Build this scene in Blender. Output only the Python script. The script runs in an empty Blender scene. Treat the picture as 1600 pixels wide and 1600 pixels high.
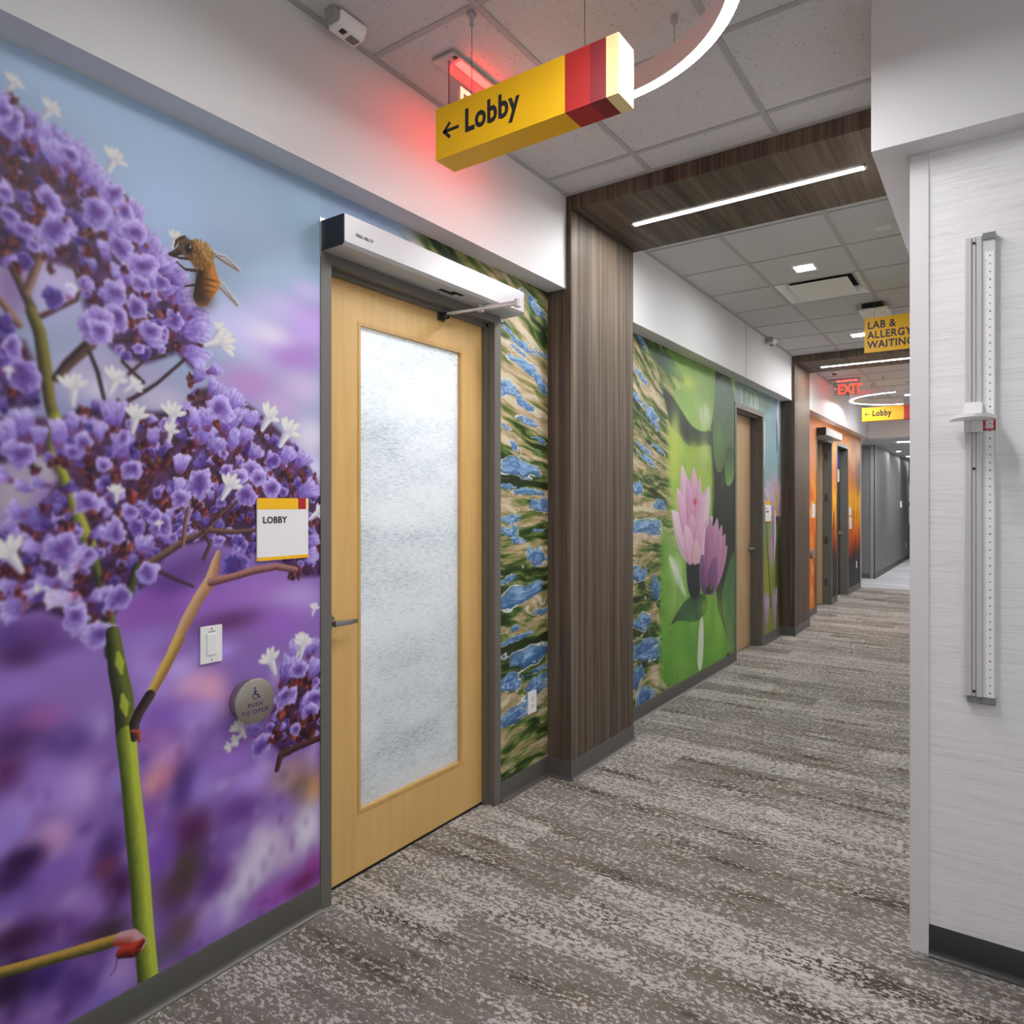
import bpy, bmesh, math, random
import numpy as np
from mathutils import Vector, Matrix

# ---------------------------------------------------------------- camera, world, exposure
C = bpy.context.scene.collection
SC = bpy.context.scene
cam_d = bpy.data.cameras.new('camera'); cam = bpy.data.objects.new('camera', cam_d); C.objects.link(cam)
cam.location = (0, 0, 1.5)
cam.rotation_euler = (math.radians(90), 0, math.radians(34.992))
cam_d.sensor_width = 36; cam_d.lens = 36 * 1090 / 1600; cam_d.shift_y = -13 / 1600
cam_d.clip_start = 0.02
SC.camera = cam
W_ = bpy.data.worlds.new('world'); SC.world = W_; W_.use_nodes = True
W_.node_tree.nodes['Background'].inputs[0].default_value = (0.99, 0.99, 0.99, 1)
W_.node_tree.nodes['Background'].inputs[1].default_value = 0.46     # even ambient fill, added to come in at the open near end
SC.view_settings.view_transform = 'Standard'; SC.view_settings.look = 'None'
SC.view_settings.exposure = 0.18; SC.view_settings.gamma = 1; SC.view_settings.use_curve_mapping = False
SC.cycles.use_denoising = True
SC.cycles.max_bounces = 8; SC.cycles.diffuse_bounces = 5
LAMP_LINE, LAMP_RING, LAMP_SPOT, LAMP_EXIT = 205.0, 108.0, 200.0, 66.0

PI = math.pi
rnd = random.Random(7)

# ---------------------------------------------------------------- helpers
def lin(r, g, b):
    f = lambda c: (c / 255) / 12.92 if c / 255 <= 0.04045 else ((c / 255 + 0.055) / 1.055) ** 2.4
    return (f(r), f(g), f(b), 1)

MATS = {}
def mat(name, rgb=(200, 200, 200), rough=0.5, metal=0.0, emit=None, estr=0.0, spec=0.5):
    if name in MATS: return MATS[name]
    m = bpy.data.materials.new(name); m.use_nodes = True
    b = m.node_tree.nodes['Principled BSDF']
    b.inputs['Base Color'].default_value = lin(*rgb)
    b.inputs['Roughness'].default_value = rough
    b.inputs['Metallic'].default_value = metal
    b.inputs['Specular IOR Level'].default_value = spec
    if emit:
        b.inputs['Emission Color'].default_value = lin(*emit); b.inputs['Emission Strength'].default_value = estr
    MATS[name] = m
    return m

class NT:
    """small node-tree writer"""
    def __init__(s, m): s.t = m.node_tree; s.b = s.t.nodes['Principled BSDF']
    def n(s, typ, **kw):
        o = s.t.nodes.new(typ)
        for k, v in kw.items():
            if k.startswith('i_'): o.inputs[int(k[2:]) if k[2:].isdigit() else k[2:]].default_value = v
            else: setattr(o, k, v)
        return o
    def l(s, a, b): s.t.links.new(a, b)
    def coord(s, scale=(1, 1, 1)):
        tc = s.n('ShaderNodeTexCoord'); mp = s.n('ShaderNodeMapping'); mp.inputs['Scale'].default_value = scale
        s.l(tc.outputs['Object'], mp.inputs['Vector']); return mp.outputs[0]
    def noise(s, vec, scale=1.0, detail=3.0, rough=0.55, dist=0.0):
        o = s.n('ShaderNodeTexNoise'); o.inputs['Scale'].default_value = scale; o.inputs['Detail'].default_value = detail
        o.inputs['Roughness'].default_value = rough; o.inputs['Distortion'].default_value = dist
        s.l(vec, o.inputs['Vector']); return o.outputs['Fac']
    def ramp(s, fac, stops, interp='LINEAR'):
        o = s.n('ShaderNodeValToRGB'); e = o.color_ramp; e.interpolation = interp
        while len(e.elements) < len(stops): e.elements.new(0.5)
        for k, (p, c) in enumerate(stops):
            e.elements[k].position = p; e.elements[k].color = c if len(c) == 4 else lin(*c)
        s.l(fac, o.inputs[0]); return o.outputs[0]
    def math(s, op, a, b=None):
        o = s.n('ShaderNodeMath', operation=op)
        for k, v in enumerate((a, b)):
            if v is None: continue
            if isinstance(v, (int, float)): o.inputs[k].default_value = v
            else: s.l(v, o.inputs[k])
        return o.outputs[0]
    def mix(s, fac, a, b, mode='MIX'):
        o = s.n('ShaderNodeMix', data_type='RGBA', blend_type=mode)
        for k, v in ((0, fac), (6, a), (7, b)):
            if isinstance(v, (int, float)): o.inputs[k].default_value = v
            elif isinstance(v, tuple): o.inputs[k].default_value = v if len(v) == 4 else lin(*v)
            else: s.l(v, o.inputs[k])
        return o.outputs[2]
    def bump(s, h, strength=0.3, dist=0.01):
        o = s.n('ShaderNodeBump'); o.inputs['Strength'].default_value = strength; o.inputs['Distance'].default_value = dist
        s.l(h, o.inputs['Height']); s.l(o.outputs[0], s.b.inputs['Normal'])

def link(name, me, m=None, parent=None):
    o = bpy.data.objects.new(name, me); C.objects.link(o)
    if m is not None and not me.materials: me.materials.append(m)
    if parent is not None:
        o.parent = parent
        if parent.parent is None: o.location = -Vector(parent.location)   # shapes are written in world metres
    return o

def smooth(me, ang=35):
    for p in me.polygons: p.use_smooth = True
    me.set_sharp_from_angle(angle=math.radians(ang))

def obj(name, bm, m, parent=None, sm=0):
    me = bpy.data.meshes.new(name); bm.normal_update(); bm.to_mesh(me); bm.free()
    if sm: smooth(me, sm)
    return link(name, me, m, parent)

def tag(o, label, cat, group=None, kind=None):
    if label: o['label'] = label
    if cat: o['category'] = cat
    if group: o['group'] = group
    if kind: o['kind'] = kind
    return o

def thing(name, label, cat, loc=(0, 0, 0), group=None, kind=None):
    o = bpy.data.objects.new(name, None); C.objects.link(o); o.location = loc; o.empty_display_size = 0.1
    return tag(o, label, cat, group, kind)

def box(bm, x0, x1, y0, y1, z0, z1, bev=0.0, seg=2):
    vs = [bm.verts.new(p) for p in ((x0, y0, z0), (x1, y0, z0), (x1, y1, z0), (x0, y1, z0), (x0, y0, z1), (x1, y0, z1), (x1, y1, z1), (x0, y1, z1))]
    fs = [bm.faces.new([vs[i] for i in f]) for f in ((0, 3, 2, 1), (4, 5, 6, 7), (0, 1, 5, 4), (1, 2, 6, 5), (2, 3, 7, 6), (3, 0, 4, 7))]
    if bev:
        es = list({e for f in fs for e in f.edges})
        bmesh.ops.bevel(bm, geom=es, offset=bev, segments=seg, affect='EDGES', profile=0.5)
    return bm
def B(*a, bev=0.0, seg=2): return box(bmesh.new(), *a, bev=bev, seg=seg)
def boxes(*L, bev=0.0):
    bm = bmesh.new()
    for a in L: box(bm, *a, bev=bev)
    return bm

def tube(bm, p0, p1, r0, r1=None, seg=16, cap=True):
    p0, p1 = Vector(p0), Vector(p1); d = (p1 - p0).normalized(); r1 = r0 if r1 is None else r1
    a = d.orthogonal().normalized(); b = d.cross(a)
    ra = [bm.verts.new(p0 + r0 * (math.cos(t) * a + math.sin(t) * b)) for t in [2 * PI * k / seg for k in range(seg)]]
    rb = [bm.verts.new(p1 + r1 * (math.cos(t) * a + math.sin(t) * b)) for t in [2 * PI * k / seg for k in range(seg)]]
    for k in range(seg): bm.faces.new((ra[k], ra[(k + 1) % seg], rb[(k + 1) % seg], rb[k]))
    if cap: bm.faces.new(ra[::-1]); bm.faces.new(rb)
    return bm
def T(*a, **k): return tube(bmesh.new(), *a, **k)

def prism(bm, prof, axis, a0, a1):
    """closed profile [(u,v)...] swept straight along 'x','y' or 'z'"""
    def P(u, v, t): return {'x': (t, u, v), 'y': (u, t, v), 'z': (u, v, t)}[axis]
    A = [bm.verts.new(P(u, v, a0)) for u, v in prof]; D = [bm.verts.new(P(u, v, a1)) for u, v in prof]
    n = len(prof)
    for k in range(n): bm.faces.new((A[k], A[(k + 1) % n], D[(k + 1) % n], D[k]))
    bm.faces.new(A[::-1]); bm.faces.new(D)
    bmesh.ops.recalc_face_normals(bm, faces=bm.faces)
    return bm

def sweep_arc(bm, prof, cx, cy, t0, t1, n=48):
    """profile [(r,z)...] swept round a vertical axis"""
    R = []
    for k in range(n + 1):
        t = t0 + (t1 - t0) * k / n
        R.append([bm.verts.new((cx + r * math.cos(t), cy + r * math.sin(t), z)) for r, z in prof])
    m = len(prof)
    for k in range(n):
        for q in range(m): bm.faces.new((R[k][q], R[k][(q + 1) % m], R[k + 1][(q + 1) % m], R[k + 1][q]))
    bm.faces.new(R[0][::-1]); bm.faces.new(R[-1])
    bmesh.ops.recalc_face_normals(bm, faces=bm.faces)
    return bm

def lettering(name, body, size, m, parent, origin, facing='+x', bold=0.0, align='LEFT', depth=0.0006, space=1.0, xscale=1.0, line=1.0):
    """flat raised lettering; origin = start of the baseline in world metres"""
    cu = bpy.data.curves.new(name, 'FONT'); cu.body = body; cu.size = size; cu.offset = bold; cu.extrude = depth
    cu.align_x = align; cu.space_character = space; cu.resolution_u = 3; cu.space_line = line
    tmp = bpy.data.objects.new('tmp', cu); C.objects.link(tmp)
    bpy.context.view_layer.update()
    dg = bpy.context.evaluated_depsgraph_get()
    me = bpy.data.meshes.new_from_object(tmp.evaluated_get(dg), depsgraph=dg)
    bpy.data.objects.remove(tmp); me.name = name
    ax = {'+x': ((0, 1, 0), (0, 0, 1), (1, 0, 0)), '-y': ((1, 0, 0), (0, 0, 1), (0, -1, 0))}[facing]
    M = Matrix((ax[0], ax[1], ax[2])).transposed().to_4x4(); M.translation = Vector(origin)
    me.transform(M @ Matrix.Diagonal((xscale, 1, 1, 1)))
    me.materials.clear()
    return link(name, me, m, parent)

# ---------------------------------------------------------------- materials
white_wall = mat('white paint', (219, 219, 220), 0.6)
n = NT(white_wall); n.bump(n.noise(n.coord((60, 60, 60)), 6, 2), 0.05, 0.002)
grey_wall = mat('grey paint', (122, 123, 124), 0.6)
base_m = mat('charcoal rubber base', (84, 83, 80), 0.38)
base_blk = mat('black rubber base', (46, 46, 46), 0.36)
bronze = mat('bronze grey frame paint', (106, 103, 96), 0.42)
alu = mat('brushed aluminium', (200, 201, 202), 0.36, 0.75)
alu_sat = mat('satin anodised aluminium', (202, 203, 203), 0.42, 0.15)
steel = mat('satin steel', (176, 176, 176), 0.28, 1.0)
white_pl = mat('white plastic', (240, 240, 240), 0.4)
black_pl = mat('black plastic', (12, 13, 18), 0.4)
ink = mat('dark ink', (30, 28, 34), 0.6)
navy = mat('navy ink', (42, 48, 96), 0.6)
lamp_line = mat('lit line diffuser', (255, 255, 255), 0.5, emit=(251, 251, 252), estr=LAMP_LINE)
lamp_ring = mat('lit ring diffuser', (255, 255, 255), 0.5, emit=(251, 251, 252), estr=LAMP_RING)
lamp_spot = mat('lit square lens', (255, 255, 255), 0.5, emit=(251, 251, 252), estr=LAMP_SPOT)
ring_grey = mat('grey ring housing', (206, 210, 218), 0.45)
black_void = mat('dark void', (8, 8, 8), 0.9)
grid_m = mat('white grid bar', (172, 173, 175), 0.5)

def make_wood():
    m = mat('grey brown wood laminate', (110, 98, 86), 0.5, spec=0.22); n = NT(m)
    v = n.coord((34, 34, 0.55))
    a = n.noise(v, 1.0, 5, 0.62); b = n.noise(n.coord((260, 260, 2.0)), 1.0, 3, 0.6); c = n.noise(n.coord((7, 7, 0.2)), 1.0, 2)
    f = n.math('ADD', n.math('MULTIPLY', a, 0.6), n.math('ADD', n.math('MULTIPLY', b, 0.28), n.math('MULTIPLY', c, 0.22)))
    col = n.ramp(f, [(0.34, (46, 38, 33)), (0.47, (74, 64, 55)), (0.58, (98, 86, 74)), (0.74, (128, 114, 99))])
    n.l(col, n.b.inputs['Base Color'])
    m2 = mat('grey brown wood laminate across', (110, 98, 86), 0.5, spec=0.22); n = NT(m2)
    a = n.noise(n.coord((34, 0.9, 0.5)), 1.0, 5, 0.62); b = n.noise(n.coord((170, 2, 1)), 1.0, 3, 0.6); c = n.noise(n.coord((7, 0.4, 0.2)), 1.0, 2)
    f = n.math('ADD', n.math('MULTIPLY', a, 0.6), n.math('ADD', n.math('MULTIPLY', b, 0.28), n.math('MULTIPLY', c, 0.22)))
    n.l(n.ramp(f, [(0.34, (46, 38, 33)), (0.47, (74, 64, 55)), (0.58, (98, 86, 74)), (0.74, (128, 114, 99))]), n.b.inputs['Base Color'])
    return m, m2
wood, wood_x = make_wood()

def make_maple(name, c0, c1):
    m = mat(name, c0, 0.38); n = NT(m)
    a = n.noise(n.coord((30, 30, 1.6)), 1.0, 4, 0.6, 0.4); b = n.noise(n.coord((4, 5, 1.5)), 1.0, 3, 0.6)
    f = n.math('ADD', n.math('MULTIPLY', a, 0.5), n.math('MULTIPLY', b, 0.5))
    n.l(n.ramp(f, [(0.35, c1), (0.62, c0)]), n.b.inputs['Base Color']); return m
maple = make_maple('pale maple veneer', (224, 184, 116), (212, 170, 102))
maple2 = make_maple('plain maple veneer', (206, 178, 138), (192, 160, 118))

def make_tile():
    m = mat('speckled mineral tile', (215, 215, 214), 0.85); n = NT(m)
    o = n.noise(n.coord((55, 55, 55)), 1.0, 3, 0.7); o2 = n.noise(n.coord((190, 190, 190)), 1.0, 2, 0.6)
    pit = n.ramp(n.math('ADD', n.math('MULTIPLY', o, 0.55), n.math('MULTIPLY', o2, 0.45)), [(0.34, (118, 118, 118)), (0.42, (205, 205, 206))])
    n.l(pit, n.b.inputs['Base Color']); n.bump(o2, 0.25, 0.002); return m
tile_m = make_tile()
tile_plain = mat('fine mineral tile', (200, 200, 201), 0.85)

def make_carpet():
    m = mat('streaked loop carpet', (130, 125, 118), 0.95, spec=0.1); n = NT(m)
    tc = n.n('ShaderNodeTexCoord'); sep = n.n('ShaderNodeSeparateXYZ'); n.l(tc.outputs['Object'], sep.inputs[0])
    # carpet planks: 1.0 m along x, 0.25 m along y, each a little lighter or darker
    py = n.math('FLOOR', n.math('MULTIPLY', sep.outputs[1], 4.0))
    px = n.math('FLOOR', n.math('ADD', sep.outputs[0], n.math('MULTIPLY', py, 0.37)))
    cmb = n.n('ShaderNodeCombineXYZ'); n.l(px, cmb.inputs[0]); n.l(py, cmb.inputs[1])
    wn = n.n('ShaderNodeTexWhiteNoise', noise_dimensions='2D'); n.l(cmb.outputs[0], wn.inputs[0])
    fine = n.noise(n.coord((40, 74, 1)), 1.0, 6, 0.72, 0.25)
    fine2 = n.noise(n.coord((110, 170, 1)), 1.0, 2, 0.6)
    streak = n.noise(n.coord((0.9, 9, 1)), 1.0, 3, 0.6, 0.3)
    mid = n.noise(n.coord((5, 22, 1)), 1.0, 3, 0.6)
    s = n.math('ADD', n.math('MULTIPLY', fine, 1.0), n.math('MULTIPLY', fine2, 0.25))
    s = n.math('ADD', s, n.math('MULTIPLY', n.math('SUBTRACT', streak, 0.5), 0.20))
    s = n.math('ADD', s, n.math('MULTIPLY', n.math('SUBTRACT', mid, 0.5), 0.24))
    s = n.math('ADD', s, n.math('MULTIPLY', n.math('SUBTRACT', wn.outputs[0], 0.5), 0.10))
    mask = n.ramp(s, [(0.615, (0, 0, 0, 1)), (0.665, (1, 1, 1, 1))])
    tone = n.noise(n.coord((1.5, 8, 1)), 1.0, 3, 0.6)
    dark = n.ramp(tone, [(0.34, (80, 73, 64)), (0.43, (118, 110, 99)), (0.56, (128, 124, 118)), (0.70, (108, 102, 93))])
    light = n.ramp(n.noise(n.coord((3, 9, 1)), 1.0, 2), [(0.35, (188, 185, 180)), (0.65, (204, 198, 189))])
    col = n.mix(mask, dark, light)
    weave = n.noise(n.coord((420, 420, 1)), 1.0, 1)
    col = n.mix(0.28, col, n.ramp(weave, [(0.3, (90, 90, 90)), (0.7, (255, 255, 255))]), 'MULTIPLY')
    n.l(col, n.b.inputs['Base Color']); n.bump(n.math('ADD', weave, mask), 0.35, 0.004); return m
carpet = make_carpet()
def make_far_floor():
    m = mat('pale grey wood look floor', (190, 190, 194), 0.5); n = NT(m)
    a = n.noise(n.coord((0.9, 5, 1)), 1.0, 4, 0.6)
    n.l(n.ramp(a, [(0.35, (172, 172, 176)), (0.65, (206, 206, 210))]), n.b.inputs['Base Color']); return m
far_floor = make_far_floor()

def make_wallcover():
    m = mat('white woven wallcovering', (232, 232, 233), 0.6); n = NT(m)
    a = n.noise(n.coord((5, 5, 170)), 1.0, 4, 0.65); b = n.noise(n.coord((30, 30, 420)), 1.0, 2, 0.6)
    f = n.math('ADD', n.math('MULTIPLY', a, 0.7), n.math('MULTIPLY', b, 0.3))
    n.l(n.ramp(f, [(0.32, (216, 215, 216)), (0.46, (234, 234, 235)), (0.7, (244, 244, 245))]), n.b.inputs['Base Color'])
    n.bump(f, 0.35, 0.003); return m
wallcover = make_wallcover()

def make_glass():
    m = mat('patterned privacy glass', (236, 240, 242), 0.22); n = NT(m)
    a = n.noise(n.coord((30, 30, 240)), 1.0, 3, 0.7, 0.3); b = n.noise(n.coord((2.2, 2.2, 5.5)), 1.0, 3, 0.6); c = n.noise(n.coord((160, 160, 420)), 1.0, 1)
    f = n.math('ADD', n.math('ADD', n.math('MULTIPLY', a, 0.62), n.math('MULTIPLY', b, 0.34)), n.math('MULTIPLY', c, 0.14))
    col = n.ramp(f, [(0.37, (170, 178, 184)), (0.48, (220, 226, 229)), (0.60, (242, 245, 247))]); n.l(col, n.b.inputs['Base Color'])
    tr = n.n('ShaderNodeBsdfTranslucent'); n.l(col, tr.inputs[0]); mx = n.n('ShaderNodeMixShader'); mx.inputs[0].default_value = 0.5
    n.l(n.b.outputs[0], mx.inputs[1]); n.l(tr.outputs[0], mx.inputs[2]); n.l(mx.outputs[0], n.t.nodes['Material Output'].inputs[0]); return m
glass_m = make_glass()

acrylic = bpy.data.materials.new('clear acrylic'); acrylic.use_nodes = True
nt = acrylic.node_tree; nt.nodes.clear()
_o = nt.nodes.new('ShaderNodeOutputMaterial'); _m = nt.nodes.new('ShaderNodeMixShader'); _t = nt.nodes.new('ShaderNodeBsdfTransparent'); _g = nt.nodes.new('ShaderNodeBsdfGlossy')
_t.inputs[0].default_value = (0.86, 0.85, 0.85, 1); _g.inputs['Roughness'].default_value = 0.05; _m.inputs[0].default_value = 0.09
nt.links.new(_t.outputs[0], _m.inputs[1]); nt.links.new(_g.outputs[0], _m.inputs[2]); nt.links.new(_m.outputs[0], _o.inputs[0])

print_m = bpy.data.materials.new('printed mural vinyl'); print_m.use_nodes = True
n = NT(print_m); at = n.n('ShaderNodeAttribute', attribute_name='print'); n.l(at.outputs['Color'], n.b.inputs['Base Color'])
n.b.inputs['Roughness'].default_value = 0.5; n.b.inputs['Specular IOR Level'].default_value = 0.3

# ---------------------------------------------------------------- mural painter (flat print colours, in wall millimetres)
M_BG = [(697,2685,160,80,158,172,192),(1001,2645,300,180,150,172,202),(839,2625,200,75,152,176,206),(1188,2541,350,210,150,176,204),(1407,2488,240,120,148,172,196),(1619,2487,180,120,134,162,186),(1530,2277,176,144,142,170,194),(1646,2571,120,128,138,168,192),(1123,2389,150,140,150,176,212),(1330,2089,200,84,176,178,222),(1646,2149,140,112,170,120,200),(1530,2183,128,62,178,168,215),(814,2090,130,130,176,160,205),(724,2066,48,120,120,90,140),(1646,2270,90,42,175,165,215),(1447,2052,160,112,190,182,226),(1591,2020,144,77,152,108,188),(1488,2081,96,42,205,200,235),(1407,1898,160,77,168,122,188),(1655,2137,90,64,176,150,216),(1628,1914,108,72,188,168,206),(1655,1744,99,88,206,202,216),(1530,1836,96,56,176,150,196),(1665,1624,90,62,200,205,236),(724,1528,60,90,158,152,156),(804,1606,60,66,168,162,166),(901,1856,108,84,172,160,196),(1025,1875,120,78,150,138,172),(1110,1813,96,48,176,165,190),(934,1820,45,35,190,184,205),(1123,1220,96,77,112,58,148),(1048,1186,96,72,124,70,160),(1257,1206,140,84,132,82,172),(1447,1206,128,56,142,92,178),(1591,1154,135,70,168,142,202),(1345,1115,160,42,84,42,92),(1530,1089,136,72,132,82,172),(724,1164,56,45,78,48,128),(799,1163,60,48,98,52,134),(1061,1093,102,48,132,102,182),(1330,1042,120,49,120,80,150),(1222,1307,112,66,98,62,130),(1136,1269,72,48,90,50,130),(749,1113,75,42,58,28,78),(833,1117,72,36,95,60,136),(728,1019,84,54,130,100,186),(862,1067,90,48,126,96,176),(733,950,65,48,110,70,150),(793,935,66,48,142,82,152),(728,891,72,48,84,44,110),(833,855,84,56,92,62,142),(728,811,72,54,100,40,100),(793,791,66,62,142,112,192),(880,724,66,77,178,152,212),(816,726,66,42,152,122,196),(723,715,60,62,152,126,198),(718,669,50,42,142,120,200),(822,610,50,62,188,142,192),(905,557,54,60,152,116,192),(749,583,60,42,42,14,58),(697,641,30,36,140,115,195),(955,523,54,77,70,40,112),(728,537,66,56,58,30,90),(827,524,78,42,122,86,172),(949,479,36,42,132,62,102),(728,482,72,42,112,82,162),(893,385,84,49,152,116,192),(988,414,54,56,68,24,70),(827,365,96,42,110,60,142),(728,390,84,48,54,20,60),(955,294,72,49,60,38,50),(718,274,85,72,28,5,40),(804,256,60,54,60,40,120),(899,191,60,62,75,50,132),(981,158,62,66,152,126,188),(936,103,60,42,112,92,172),(1070,1028,77,56,152,122,202),(1128,1046,62,42,122,82,162),(1196,937,88,72,200,150,190),(1158,997,64,42,166,142,212),(1268,899,64,72,212,150,178),(1285,1026,88,35,152,130,214),(1091,945,62,49,152,122,202),(1128,865,84,56,122,82,172),(1228,840,88,56,150,120,200),(1091,788,62,56,142,92,162),(1143,738,62,49,182,132,184),(1091,667,62,56,202,142,146),(1135,682,48,42,192,122,152),(1070,589,62,56,122,76,152),(1181,638,56,88,80,50,132),(1244,602,56,72,146,126,206),(1204,481,88,84,85,30,75),(1106,447,62,98,112,66,166),(1150,334,80,77,92,62,80),(1244,375,72,88,92,62,112),(1188,369,48,80,86,70,60),(1327,668,96,56,142,102,192),(1371,734,99,56,122,82,162),(1416,560,99,64,164,134,217),(1371,488,90,64,112,62,152),(1327,403,72,62,116,82,162),(1285,289,72,72,102,52,142),(1580,540,110,72,152,122,122),(1622,458,70,72,122,97,54),(1675,457,44,72,182,132,84),(1540,419,90,64,132,102,172),(1462,308,108,104,208,203,218),(1643,321,80,117,216,216,226),(1336,196,72,72,202,197,222),(1407,243,72,64,196,190,214),(1665,172,55,63,142,52,142),(1550,264,50,54,180,160,195),(1510,147,120,56,152,82,172),(1622,139,90,40,120,40,110),(1244,179,88,62,152,122,196),(1128,156,77,49,102,92,122),(1173,199,64,56,110,80,90),(1591,759,132,96,110,70,80)]
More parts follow.
